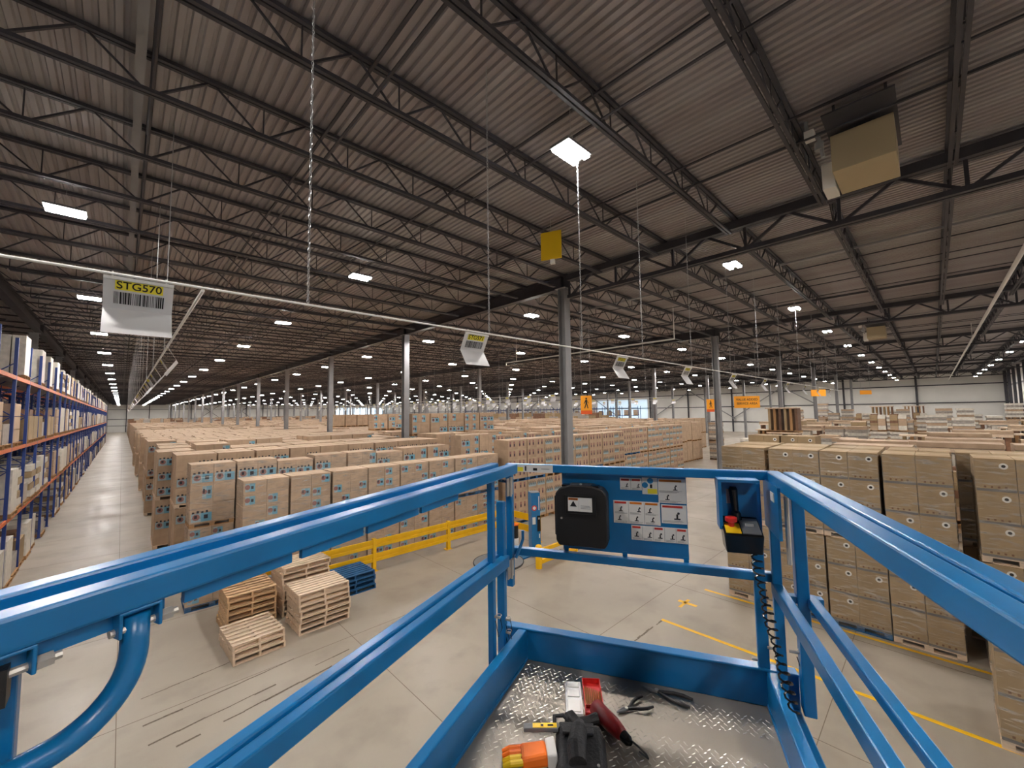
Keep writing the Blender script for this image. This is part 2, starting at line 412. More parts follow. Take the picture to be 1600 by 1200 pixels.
# ------------------------------------------------------------------ high bay lights
LX = [-1.05]+[5.45+8.15*k for k in range(12)]; LY = [-4.75, 4.1]+[12.75+8.85*k for k in range(22)]
LZ = 9.75
lr = empty('high_bay_light', (0, 0, 0), category='ceiling light')
hb = MB(); hb.box(-.32, .32, -.2, .2, .045, .09, 'grey_plastic'); hb.tube([(-.25, 0, .09), (0, 0, .4), (.25, 0, .09)], .005, 'galvanised', 5); hb.tube([(0, 0, .4), (0, 0, ZR-LZ-.01)], .004, 'galvanised', 5)
put('housing', hb, lr)
for s in (-1, 1):
    t = MB(); t.box(-.3, .3, s*.12-.055, s*.12+.055, 0, .045, 'lamp_side').face([(-.3, s*.12-.055, -.001), (-.3, s*.12+.055, -.001), (.3, s*.12+.055, -.001), (.3, s*.12-.055, -.001)], 'lamp_glow'); put('lamp_tube', t, lr)
fm = MB(); fm.box(-.32, .32, -.2, .2, .045, .09, 'grey_plastic'); [fm.box(-.3, .3, q*.12-.055, q*.12+.055, 0, .045, 'lamp_side').face([(-.3, q*.12-.055, -.001), (-.3, q*.12+.055, -.001), (.3, q*.12+.055, -.001), (.3, q*.12-.055, -.001)], 'lamp_glow') for q in (-1, 1)]; fm.box(-.004, .004, -.004, .004, .09, ZR-LZ-.01, 'galvanised'); fme = fm.mesh('far_light')
first = True
for i, x in enumerate(LX):
    for j, y in enumerate(LY):
        z = LZ; near = math.hypot(x, y) < 45
        who = 'over the rack aisle' if i == 0 else 'in the %s light row right of the rack aisle' % ORD[i]
        if near:
            lb = 'twin-tube light %s, %s from this end' % (who, ORD[j+1])
            if first: o = lr; o.location = (x, y, z); o['label'] = lb; o['group'] = 'high bay lights'; first = False
            else: copy_tree(lr, (x, y, z), label=lb, group='high bay lights')
        else:
            put('high_bay_light', fme, loc=(x, y, z), category='ceiling light', label='distant light, %s, %s from this end' % ('rack aisle row' if i == 0 else '%s row right of the rack aisle' % ORD[i], ORD[j+1]), group='distant high bay lights')

# ------------------------------------------------------------------ pallets and carton loads
def pallet_geo(mb, ox, oy, oz, lx, ly, mt, boards=7, parts=None):
    h = .14; st = .04
    w = .09
    for i in range(3):
        y = oy+(ly-st)*i/2; mb.box(ox, ox+lx, y, y+st, oz+.02, oz+h-.02, mt)
    for i in range(boards):
        x = ox+(lx-w)*i/(boards-1); mb.box(x, x+w, oy, oy+ly, oz+h-.02, oz+h, mt)
    for i in (0, boards//2, boards-1):
        x = ox+(lx-w)*i/(boards-1); mb.box(x, x+w, oy, oy+ly, oz, oz+.02, mt)
def block_pallet(mb, ox, oy, oz, lx, ly, mt):
    h = .14
    mb.box(ox, ox+lx, oy, oy+ly, oz+h-.025, oz+h, mt)
    for i in (0, 1, 2):
        for j in (0, 1, 2):
            x = ox+(lx-.14)*i/2; y = oy+(ly-.12)*j/2; mb.box(x, x+.14, y, y+.12, oz+.02, oz+h-.025, mt)
    for j in (0, 1, 2):
        y = oy+(ly-.12)*j/2; mb.box(ox, ox+lx, y, y+.12, oz, oz+.02, mt)
    for i in (0, 2):
        x = ox+(lx-.14)*i/2; mb.box(x, x+.14, oy, oy+ly, oz, oz+.02, mt)
def print_on(mb, kind, x0, x1, y, z0, z1):
    """printed marks on the -Y face of a carton at plane y"""
    e = .002; y -= e; w = x1-x0; h = z1-z0
    q = lambda a, b, c, d, mt, dd=0: mb.face([(x0+a*w, y-dd, z0+c*h), (x0+b*w, y-dd, z0+c*h), (x0+b*w, y-dd, z0+d*h), (x0+a*w, y-dd, z0+d*h)], mt)
    if kind == 'pic':                      # picture and pale blue panel
        q(.52, .94, .2, .86, 'label_sky'); q(.7, .94, .2, .86, 'label_blue', .001); mb.disc((x0+.62*w, y-.002, z0+.56*h), .13*min(w, h*1.6), (0, -1, 0), 'print_rose', 10)
        q(.55, .62, .5, .72, 'print_dark', .003); q(.76, .88, .45, .65, 'print_dark', .002)
    elif kind == 'picl':
        q(.08, .5, .15, .8, 'label_sky'); q(.26, .5, .15, .8, 'label_blue', .001); mb.disc((x0+.17*w, y-.002, z0+.5*h), .12*min(w, h*1.6), (0, -1, 0), 'print_rose', 10); q(.32, .43, .35, .58, 'print_dark', .002)
    elif kind == 'band':                   # wide low band of pictures
        q(.06, .97, .06, .5, 'label_sky'); q(.5, .97, .06, .5, 'label_blue', .001)
        mb.disc((x0+.28*w, y-.002, z0+.3*h), .16*h, (0, -1, 0), 'print_rose', 10)
        q(.2, .32, .24, .4, 'print_dark', .003); q(.62, .8, .2, .4, 'print_dark', .003)
        for t in range(4): q(.1+.2*t, .2+.2*t, .5, .58+.04*(t % 2), 'print_dark', .003)
    elif kind == 'figs':                   # four dark figures
        for t in range(2): q(.15+.42*t, .33+.42*t, .3, .86, 'print_rose'); q(.18+.42*t, .29+.42*t, .36, .6, 'print_dark', .001)
    elif kind == 'word':                   # dark wavy word over a pale blue block
        q(.04, .9, .25, .62, 'label_sky')
        for t in range(7): q(.05+.12*t, .1+.12*t, .5+.05*(t % 2), .86-.08*((t+1) % 2), 'print_dark', .001); q(.08+.12*t, .13+.12*t, .4, .6, 'print_dark', .001)
    elif kind == 'ring':                   # round white sticker with dark centre
        c = (x0+.72*w, y-.001, z0+.78*h); mb.disc(c, .062, (0, -1, 0), 'white_print', 18); mb.disc((c[0], y-.002, c[2]), .03, (0, -1, 0), 'ink', 12)
        for t in range(4): q(.2+.17*t, .26+.17*t, .1, .16, 'cardboard_seam', .001)
        q(0.01, .99, -.005, .075, 'strap_gap_shade', .001)
    elif kind == 'glyph':
        for t in range(4): q(.2+.17*t, .26+.17*t, .1, .16, 'cardboard_seam', .001)
        q(0.01, .99, -.005, .075, 'strap_gap_shade', .001)
def carton_geo(mb, x0, x1, y0, y1, z0, z1, mt, kind, g=.004):
    mb.box(x0+g, x1-g, y0, y1, z0+g/2, z1-g/2, mt)
    mb.box(x0+g, x1-g, (y0+y1)/2-.03, (y0+y1)/2+.03, z1-g/2, z1-g/2+.001, 'tape')
    if kind: print_on(mb, kind, x0+g, x1-g, y0, z0, z1)
# kind: (width, depth, layers, layer height, carton material, print choices, pallet material)
KIND = {
 'low':   (1.22, 1.02, 4, .385, 'cardboard', ['pic', 'picl', 'pic', None, 'picl', None], 'pallet_blue'),
 'tall':  (1.22, 1.02, 3, .60, 'cardboard', ['band', 'band', 'band', None], 'wood_pale'),
 'tall3': (1.22, 1.02, 3, .635, 'cardboard', ['band', 'pic', None, 'band'], 'wood_brown'),
 'figs':  (1.26, 1.02, 4, .46, 'cardboard', ['figs'], 'pallet_blue'),
 'word':  (1.26, 1.02, 4, .46, 'cardboard', ['word', 'word', 'figs'], 'wood_brown'),
 'ring':  (1.10, 1.10, 3, .655, 'cardboard_tan', ['ring', 'glyph', 'ring'], 'wood_pale'),
 'ringb': (1.10, 1.10, 3, .655, 'cardboard_tan', ['ring', 'glyph', 'ring'], 'pallet_blue'),
 'plain': (1.20, 1.05, 3, .5, 'cardboard', [None], 'wood_brown'),
}
def load_h(kd): return .14+KIND[kd][2]*KIND[kd][3]
CM = {}
def carton_mesh(kd, pr):
    if (kd, pr) not in CM:
        W, D, n, h, cm, _, _ = KIND[kd]; mb = MB(); carton_geo(mb, 0, W/2, 0, D, 0, h, cm, pr); CM[(kd, pr)] = mb.mesh('carton')
    return CM[(kd, pr)]
def pallet_mesh(kd):
    k = ('pal', KIND[kd][0], KIND[kd][1], KIND[kd][6])
    if k not in CM:
        mb = MB(); block_pallet(mb, 0, 0, 0, KIND[kd][0], KIND[kd][1], KIND[kd][6]); CM[k] = mb.mesh('pallet')
    return CM[k]
def film_mesh(kd):
    k = ('film', kd)
    if k not in CM:
        W, D, n, h = KIND[kd][:4]; e = .008; mb = MB(); z0, z1 = .05, .14+n*h-.03
        for a, b in (((-e, -e), (W+e, -e)), ((W+e, -e), (W+e, D+e)), ((W+e, D+e), (-e, D+e)), ((-e, D+e), (-e, -e))):
            mb.face([(a[0], a[1], z0), (b[0], b[1], z0), (b[0], b[1], z1), (a[0], a[1], z1)], 'stretch_film')
        CM[k] = mb.mesh('stretch_wrap')
    return CM[k]
def load_full(kd, loc, rz, label, group, film=True, miss=0):
    W, D, n, h, cm, prs, pm = KIND[kd]
    t = empty('carton_load', loc, rz, label=label, category='carton load', group=group)
    put('pallet', pallet_mesh(kd), t)
    for j in range(n):
        for i in range(2):
            if j == n-1 and miss and i: continue
            put('carton', carton_mesh(kd, R.choice(prs)), t, loc=(i*W/2+rnd(-.004, .004), rnd(-.006, .006), .14+j*h))
    if film: put('stretch_wrap', film_mesh(kd), t)
    return t
def load_geo(mb, kd, ox, oy, oz, prints=True, rot=False, wrap=None):
    W, D, n, h, cm, prs, pm = KIND[kd]
    mb.box(ox, ox+W, oy, oy+D, oz+.115, oz+.14, pm)
    for i in (0, 1, 2):
        x = ox+(W-.14)*i/2; mb.box(x, x+.14, oy, oy+D, oz, oz+.115, pm)
    for j in range(n):
        for i in range(2):
            pr = R.choice(prs) if prints else None
            mb.box(ox+i*W/2+.005, ox+(i+1)*W/2-.005, oy, oy+D, oz+.14+j*h+.003, oz+.14+(j+1)*h-.003, cm)
            if pr: print_on(mb, pr, ox+i*W/2+.005, ox+(i+1)*W/2-.005, oy, oz+.14+j*h, oz+.14+(j+1)*h)
FM = {}
def load_flat(kd, v):
    if (kd, v) not in FM:
        mb = MB(); load_geo(mb, kd, 0, 0, 0); FM[(kd, v)] = mb.mesh('carton_load')
    return FM[(kd, v)]

LOADS = []    # (x, y, z, rz, kind, seen, label, group, row)
def stack(x, y, kinds, rz, label, group, seen_all=False, row='', jit=.02):
    """label is a function of the tier word"""
    z = 0; n = len(kinds); W_, D_ = KIND[kinds[0]][:2]
    ax, bx, ay, by = (x, x+W_, y, y+D_) if abs(rz) < 1 else (x, x+D_, y-W_, y)
    if any(ax-.35 < cx < bx+.35 and ay-.35 < cy < by+.35 for cx in COLX for cy in COLY): return
    for i, kd in enumerate(kinds):
        tier = 'only' if n == 1 else (['lower', 'upper'] if n == 2 else ['lower', 'middle', 'top'])[i]
        dx, dy = rnd(-jit, jit), rnd(-jit, jit)
        LOADS.append((x+dx, y+dy, z, rz+rnd(-.008, .008), kd, seen_all or i == n-1, label(tier), group)); z += load_h(kd)
def ordn(k): return ORD[k]
# field of rows between the rack aisle and the first column line
rowY = [14.35, 16.9, 19.45, 22.05, 24.7, 27.3, 29.95, 32.5, 35.1, 37.7, 40.3, 42.9, 45.5, 48.1, 50.7, 53.3, 55.9, 58.5, 61.1, 63.7]
for r, y in enumerate(rowY):
    n = 9 if r < 1 else (8 if r == 1 else (9 if r < 5 else 14+r))
    xs = [1.42, 1.68, 1.5, 1.08, 1.3][r] if r < 5 else [1.15, 1.35, 1.05, 1.25][r % 4]
    for c in range(n):
        x = xs+1.275*c
        if r == 0: kinds = ['low'] if c == 0 else ['low', 'low']
        elif r == 1: kinds = ['low', 'tall3'] if c % 3 != 2 else ['low', 'tall']
        elif r < 5: kinds = ['tall', 'tall'] if r < 3 or R.random() < .7 else ['tall3', 'tall3']
        else: kinds = ['tall', 'tall'] if R.random() < .93 else ['tall', 'tall3']
        if r == 0 and c > 0: x += .0
        lab = lambda t, r=r, c=c: '%s carton load, %s box row behind the guard rail, %s from aisle' % (t.replace('only', 'single'), ORD[r+1], ordn(c+1))
        if r >= 8: lab = lambda t, r=r, c=c: 'distant %s carton load, %s box row from the rail, %s from aisle' % (t, ORD[r+1], ordn(c+1))
        stack(x, y+rnd(-.03, .03), kinds, 0, lab, 'carton rows behind the guard rail' if r < 8 else 'distant carton rows', seen_all=(r == 0 or c == 0 and r < 10))
        if r >= 2:    # second pallet deep
            lab2 = (lambda t, r=r, c=c: '%s rear-side carton load, %s box row behind the rail, %s from aisle' % (t.replace('only', 'single'), ORD[r+1], ordn(c+1))) if r < 8 else (lambda t, r=r, c=c: 'distant rear %s carton load, %s box row from the rail, %s from aisle' % (t, ORD[r+1], ordn(c+1)))
            stack(x+rnd(-.05, .05), y+1.1, kinds, 0, lab2, 'carton rows behind the guard rail' if r < 8 else 'distant carton rows', seen_all=(c == 0 and r < 8))
# middle block beyond the first column line
for r in range(15):
    y = [13.95, 16.0, 17.6, 19.9][r] if r < 4 else 19.9+2.5*(r-3)
    xs, xe = ((13.15, 22.5), (22.6, 36), (13.1, 45), (13.1, 45))[r] if r < 4 else (13.1 if r > 4 else 18, 58)
    if r >= 5: xs = 13+1.28*(14+r-9)
    c = 0; x = xs
    while x < xe:
        kinds = ['figs', 'figs'] if (r == 0 and c < 1) else R.choice([['word', 'word'], ['word', 'word'], ['word', 'figs']])
        if r >= 2: kinds = R.choice([['tall3', 'tall3'], ['word', 'word']])
        lab = lambda t, r=r, c=c: '%s printed carton load, %s box row beyond tall column, %s from column' % (t.replace('only', 'single'), ORD[r+1], ordn(c+1))
        if r > 3: lab = lambda t, r=r, c=c: 'distant %s carton load beyond the columns, %s row, %s along' % (t, ORD[r+1], ordn(c+1))
        stack(x, y+rnd(-.05, .05), kinds, 0, lab, 'carton rows beyond the first column' if r < 4 else 'distant carton loads beyond the columns', seen_all=(r < 2 or x > 36 and r == 2))
        if r > 2: stack(x+rnd(-.04, .04), y+1.1, kinds, 0, (lambda t, r=r, c=c: 'distant rear %s carton load beyond the columns, %s row, %s along' % (t, ORD[r+1], ordn(c+1))) if r > 3 else (lambda t, c=c: '%s rear-side printed carton load, fourth box row beyond column, %s along' % (t, ordn(c+1))), 'carton rows beyond the first column' if r < 4 else 'distant carton loads beyond the columns')
        x += 1.29; c += 1
# third tier blocks
def tier3(x0, x1, y, nm, k3='tall3'):
    c = 0; x = x0
    while x < x1:
        LOADS.append((x, y, 3.9, rnd(-.01, .01), R.choice(['tier', 'tier', 'tierp']), True, 'carton load set as third tier on %s, %s from left' % (nm, ordn(c+1)), 'third tier carton loads')); x += 1.36; c += 1
KIND['tier'] = (1.26, 1.05, 2, .63, 'cardboard', ['pic', 'band', None], 'wood_brown'); KIND['tierp'] = (1.26, 1.05, 2, .63, 'cardboard', [None, 'picl'], 'wood_brown')
tier3(13.0, 19.5, 22.5, 'box rows before the third column'); tier3(15.5, 23, 33.2, 'rows farther back'); tier3(17, 26, 46.5, 'rows far beyond the lights')
# right block with round white stickers: faces look to -X
def rlab(row, c): return lambda t: '%s tan stickered carton load, %s line right of the aisle, %s from aisle mouth' % (t.replace('only', 'single'), ORD[row], ordn(c))
def ring_row(x, y_hi, n, row, kinds=None, seen=False, pitch=1.16, c0=0):
    for c in range(n):
        y = y_hi-pitch*c if row > 1 else [4.4, 3.2, 2.07, .92, -.48, -1.75, -3.0, -4.2, -5.4, -6.6][c+c0]
        ks = kinds or ['ringb' if R.random() < .4 else 'ring', 'ring']
        stack(x, y, ks, -PI/2, rlab(row, c+1+c0), 'tan carton stacks on the right', seen_all=seen)
ring_row(12.75, 4.45, 3, 1, seen=True); ring_row(12.75, .97, 7, 1, ['ring', 'ring'], True, c0=3)
ring_row(13.95, 4.4, 10, 2, pitch=1.17); ring_row(18.7, 5.4, 2, 3, seen=True)
for c in range(3): stack(10.0, -.42-1.2*c, ['ring'], -PI/2, lambda t, c=c: 'single wrapped carton load nearest the yellow floor line, %s from the corner' % ordn(c+1), 'tan carton stacks on the right', seen_all=True)
LOADS.sort(key=lambda L: (not L[5], (L[0]**2+L[1]**2)))
nfull = nflat = 0; stuff = MB()
for (x, y, z, rz, kd, seen, label, group) in LOADS:
    d = math.hypot(x, y)
    if seen and d < 21 and nfull < 110:
        load_full(kd, (x, y, z), rz, label, group, film=(d < 19), miss=(kd == 'tall' and R.random() < .04)); nfull += 1
    elif seen and nfull+nflat < 250:
        put('carton_load', load_flat(kd, R.randrange(3)), loc=(x, y, z), rz=rz, label=label, category='carton load', group=group); nflat += 1
    else:
        W, D = KIND[kd][:2]
        if abs(rz) > 1: load_geo_r = (x, y-W, D, W)
        if abs(rz) > 1:
            stuff.box(x, x+D, y-W, y, z+.14, z+load_h(kd), KIND[kd][4]); stuff.box(x, x+D, y-W, y, z+.1, z+.135, KIND[kd][6])
        else: load_geo(stuff, kd, x, y, z, prints=d < 40)
# far fields as one mass
for y in [66.5+2.6*k for k in range(28)]:
    x = 1.3
    while x < 60:
        hh = 3.95+rnd(-.08, .1)
        if any(x-.35 < cx < x+1.6 and y-.35 < cy < y+2.55 for cx in COLX for cy in COLY): x += 1.28; continue
        if R.random() < .93: stuff.box(x, x+1.24, y, y+2.2, .14, hh, 'cardboard'); stuff.box(x, x+1.24, y, y+2.2, 0, .12, 'wood_brown')
        x += 1.28
for y in [138.0+6*k for k in range(9)]:
    x = 1.3
    while x < 92:
        if R.random() < .9 and not any(x-.35 < cx < x+1.6 and y-.35 < cy < y+2.55 for cx in COLX for cy in COLY): stuff.box(x, x+1.24, y, y+2.2, .1, 3.9+rnd(-.2, 1.2), R.choice(['cardboard', 'cardboard', 'brown_goods', 'grey_wrap']))
        x += 1.3
for y in [56+5.2*k for k in range(15)]:
    x = 62
    while x < 91:
        if R.random() < .8 and not any(x-.35 < cx < x+1.6 and y-.35 < cy < y+2.55 for cx in COLX for cy in COLY): stuff.box(x, x+1.24, y, y+2.2, .1, R.choice([3.7, 4.2, 4.9]), R.choice(['cardboard', 'brown_goods', 'grey_wrap', 'cardboard_tan']))
        x += 1.4
put('carton_load_mass', stuff, kind='stuff', label='brown carton loads standing in long rows far across the warehouse floor', category='carton loads')

# other goods: wrapped furniture and mixed stacks on the right
def goods_mesh(v):
    mb = MB()
    if v == 0:      # wide wrapped table load with open ends
        pallet_geo(mb, 0, 0, 0, 1.2, 2.2, 'wood_brown'); mb.box(0, 1.2, 0, 2.2, .95, 1.1, 'wood_pale'); mb.box(.1, 1.1, .1, .3, .14, .95, 'brown_goods'); mb.box(.1, 1.1, 1.9, 2.1, .14, .95, 'brown_goods')
        mb.box(.15, 1.05, .7, 1.5, .14, .9, 'white_wrap'); mb.box(0, 1.2, 0, 2.2, 1.12, 1.3, 'cardboard')
    elif v == 1:    # bulging shrink-wrapped bags
        pallet_geo(mb, 0, 0, 0, 1.2, 1.1, 'wood_brown')
        for k in range(7):
            a = .04*(k % 2); mb.box(a, 1.2-a, a, 1.1-a, .15+k*.2, .33+k*.2, ['white_wrap', 'grey_wrap', 'white_wrap', 'cardboard'][k % 4])
    elif v == 2:    # brown boxes with odd tops
        pallet_geo(mb, 0, 0, 0, 1.2, 1.1, 'wood_brown'); q_ = random.Random(5)
        for a in range(3):
            for b in range(2):
                z = .14
                while z < q_.uniform(.9, 1.4):
                    h_ = q_.choice([.22, .3, .38]); mb.box(.02+a*.39, .39+a*.39, .03+b*.53, .54+b*.53, z, z+h_-.01, q_.choice(['cardboard', 'cardboard_tan', 'white_wrap', 'brown_goods'])); z += h_
    elif v == 3:    # film-wrapped column
        pallet_geo(mb, 0, 0, 0, 1.2, 1.1, 'wood_brown')
        for k in range(8): mb.box(.03*(k % 2), 1.2-.03*(k % 3), .02*(k % 3), 1.1, .15+k*.225, .36+k*.225, ['grey_wrap', 'white_wrap', 'grey_wrap', 'cardboard'][k % 4])
    elif v == 4:    # upright brown frames in a crate
        pallet_geo(mb, 0, 0, 0, 1.2, 2.0, 'wood_brown')
        for k in range(6): mb.box(.1, 1.1, .05+k*.33, .2+k*.33, .14, 1.7, ['brown_goods', 'wood_brown', 'cardboard_tan'][k % 3])
        mb.box(0, 1.2, 0, 2.0, 1.7, 1.78, 'wood_pale')
    elif v == 5:
        pallet_geo(mb, 0, 0, 0, 1.2, 1.1, 'wood_pale'); mb.box(.02, 1.18, .02, 1.08, .14, 1.25, 'cardboard_tan'); mb.box(0, 1.2, 0, 1.1, 1.25, 1.33, 'wood_pale')
    return mb.mesh('goods_load')
GM = [goods_mesh(v) for v in range(6)]; GH = [1.3, 1.55, 1.5, 1.95, 1.78, 1.33]; GW = [2.3, 1.2, 1.2, 1.2, 2.1, 1.2]
GL = ['wrapped table load', 'bulging wrapped bag load', 'mixed brown box load', 'grey film-wrapped load', 'crated brown frame load', 'wood-capped tan load']
ng = 0
for r, x in enumerate([17.0, 19.6, 22.3, 25.2, 30.2, 34.0, 38.0, 43.0, 48.5, 55.0, 63.0, 72.0, 81.0, 90.0, 97.5]):
    y = 2.9 if x < 21 else 4.4 if x < 33 else (10.5 if x < 46 else 13.0); lim = -7.3; c = 0
    while y > lim:
        v = R.choice([0, 2, 5, 0, 0, 1] if x < 26 else [0, 1, 1, 2, 0, 4, 5, 1, 3])
        n = 3 if v == 0 and x < 40 else 2
        if x > 40: n = 3
        if v in (3, 4) and x < 60: n = 2
        z = 0
        gap = R.random() < .1 or (32.5 < x < 36 and y-GW[v] < 8.8 and y > 6.4)
        if not gap and y-GW[v] > -8.1:
            for k in range(n):
                vv = v if R.random() < .6 or v in (0, 4) else R.choice([1, 2, 3, 5])
                if z+GH[vv] > (4.1 if x < 30 else 5.2 if x < 60 else 6.2): break
                if ng < 250:
                    put('goods_load', GM[vv], loc=(x+rnd(-.05, .05), y-GW[v], z), rz=rnd(-.03, .03), category='goods load', group='mixed goods on the right side',
                        label='%s, tier %s, %s stack of the %s goods line' % (GL[vv], ['one', 'two', 'three', 'four'][k], ordn(c+1), ORD[r+1]))
                    ng += 1
                z += GH[vv]
        y -= GW[v]+.12; c += 1
for k in range(3): put('goods_load', GM[4], loc=(34.0, 6.6, 1.78*k), category='goods load', group='tall brown crate stack', label='brown crated frame load, %s in the tall stack under the orange sign' % ['lowest', 'middle', 'topmost'][k])
# tall grey wrapped stack and brown frames at the end of the middle aisle
for k in range(2): put('goods_load', GM[3], loc=(44.9, 15.6, 1.95*k), category='goods load', group='grey wrapped stack at the aisle end', label='grey film-wrapped load, %s one of the tall stack ending the middle box rows' % ['lower', 'upper'][k])

# ------------------------------------------------------------------ pallet rack on the left
RX, RD = -2.45, 1.1; bay = 2.65; RY0 = 14.8; NB = 42; LV = [2.2, 4.42, 6.68]
rack = empty('pallet_rack', (RX, RY0, 0), label='long blue and orange pallet rack lining the left side of the aisle', category='pallet rack')
def upright_geo(mb, y):
    for x in (-.09, -RD): mb.box(x, x+.08, y-.045, y+.045, 0, 7.9, 'rack_blue'); mb.box(x-.03, x+.11, y-.07, y+.07, 0, .012, 'rack_blue')
    z = .3; s = 0
    while z < 7.0:
        a, b = (-.05, -RD+.04) if s == 0 else (-RD+.04, -.05)
        mb.bar((a, y, z), (b, y, z+.85), .03, .03, 'rack_blue'); mb.bar((-.05, y, z), (-RD+.04, y, z), .03, .03, 'rack_blue'); z += .85; s = 1-s
um = MB(); upright_geo(um, 0); ume = um.mesh('upright_frame')
bmm = MB().box(-.06, -.01, .045, bay-.045, -.12, 0, 'rack_orange').mesh('beam')
fu = MB(); fb = MB()
for k in range(NB+1):
    if k < 22: put('upright_frame', ume, rack, loc=(0, k*bay, 0))
    else: upright_geo(fu, k*bay)
    if k < NB:
        for z in LV:
            for x in (0, -RD+.07):
                if k < 12: put('shelf_beam', bmm, rack, loc=(x, k*bay, z))
                else: fb.box(x-.06, x-.01, k*bay+.045, (k+1)*bay-.045, z-.12, z, 'rack_orange')
            fb.box(-RD+.03, -.03, k*bay+.05, (k+1)*bay-.05, z-.03, z-.012, 'galvanised')
put('far_upright', fu, rack, kind='stuff'); put('decking_and_far_beam', fb, rack, kind='stuff')
def racked(v):
    mb = MB(); pallet_geo(mb, 0, 0, 0, 1.05, 1.1, 'wood_brown', 5)
    if v == 0: mb.box(.02, 1.03, .03, 1.07, .14, 1.35, 'white_wrap'); mb.box(.04, .5, .05, .6, 1.35, 1.5, 'white_wrap')
    elif v == 1:
        for i in range(2):
            for j in range(3): mb.box(.02+.51*i, .5+.51*i, .03, 1.07, .15+.42*j, .55+.42*j, 'cardboard')
    elif v == 2:
        for j in range(5): mb.box(.03*(j % 2), 1.03-.03*(j % 3), .02, 1.06, .15+.24*j, .37+.24*j, ['white_wrap', 'cardboard_tan'][j % 2])
    elif v == 3: mb.box(.02, 1.03, .03, 1.07, .14, 1.0, 'cardboard_tan'); mb.box(.1, .9, .1, .95, 1.0, 1.25, 'brown_goods')
    elif v == 4:
        for i in range(3): mb.box(.03+.34*i, .34+.34*i, .05, 1.05, .14, 1.5, 'white_wrap')
    else: mb.box(.05, 1.0, .06, 1.0, .14, .75, 'grey_wrap'); mb.box(.1, .6, .1, .8, .75, 1.0, 'cardboard')
    return mb
RMM = [racked(v).mesh('racked_load') for v in range(6)]
RN = ['white wrapped load', 'brown carton load', 'layered tan load', 'open tan load', 'three white rolls', 'grey wrapped load']
rs = MB(); nr = 0
for k in range(NB):
    for li, z in enumerate([0]+LV):
        for s in (0, 1):
            if R.random() < (.2 if li else .3) or (li == 3 and k < 7 and R.random() < .75): continue
            v = R.choice([0, 1, 2, 3, 4, 5, 0, 2, 4]); y = RY0+k*bay+.13+s*1.26
            if k < 7 and li == 2: v = R.choice([1, 3, 5])
            x = RX-RD+.02+rnd(0, .08)
            if k < 16 and y > 16:
                put('racked_load', RMM[v], loc=(x, y, z), category='racked pallet load', group='loads in the pallet rack',
                    label='%s on %s, %s rack bay from this end, %s side' % (RN[v], ['floor', 'first shelf', 'second shelf', 'top shelf'][li], ordn(k+1), ['near', 'far'][s])); nr += 1
            else:
                hh = [1.5, 1.35, 1.3, 1.2, 1.5, .9][v]; rs.box(x, x+1.03, y, y+1.06, z+.12, z+hh, ['white_wrap', 'cardboard', 'white_wrap', 'cardboard_tan', 'white_wrap', 'grey_wrap'][v]); rs.box(x, x+1.03, y, y+1.06, z, z+.1, 'wood_brown')
put('racked_load_mass', rs, kind='stuff', label='wrapped and boxed loads filling the far end of the blue rack', category='racked loads')
# second rack standing back to back, and blue racks along the far wall
r2 = MB()
for k in range(NB+1): upright_geo(r2, k*bay)
for z in LV:
    for x in (0, -RD+.07): r2.box(x-.06, x-.01, 0, NB*bay, z-.12, z, 'rack_orange')
put('pallet_rack', r2, loc=(RX-RD-.66, RY0, 0), label='second blue rack standing back to back behind the aisle rack', category='pallet rack')
rb = MB(); rbl = MB()
for k in range(28):
    y = 52+k*2.65
    for x in (94.2, 95.4): rb.box(x, x+.1, y-.05, y+.05, 0, 6.4, 'rack_blue')
    for z in (2.0, 4.0, 6.0):
        if k < 27: rb.box(94.2, 94.28, y, y+2.65, z-.12, z, 'rack_blue')
put('pallet_rack', rb, label='distant blue rack standing near the far right wall', category='pallet rack')
for k in range(27):
    y = 52+k*2.65; v = R.choice([1, 2, 3]); put('racked_load', RMM[v], loc=(94.25, y+.3, 4.0), category='racked pallet load', group='loads on the far wall rack', label='distant load on the far wall rack, %s from its left end' % ORD[27-k])

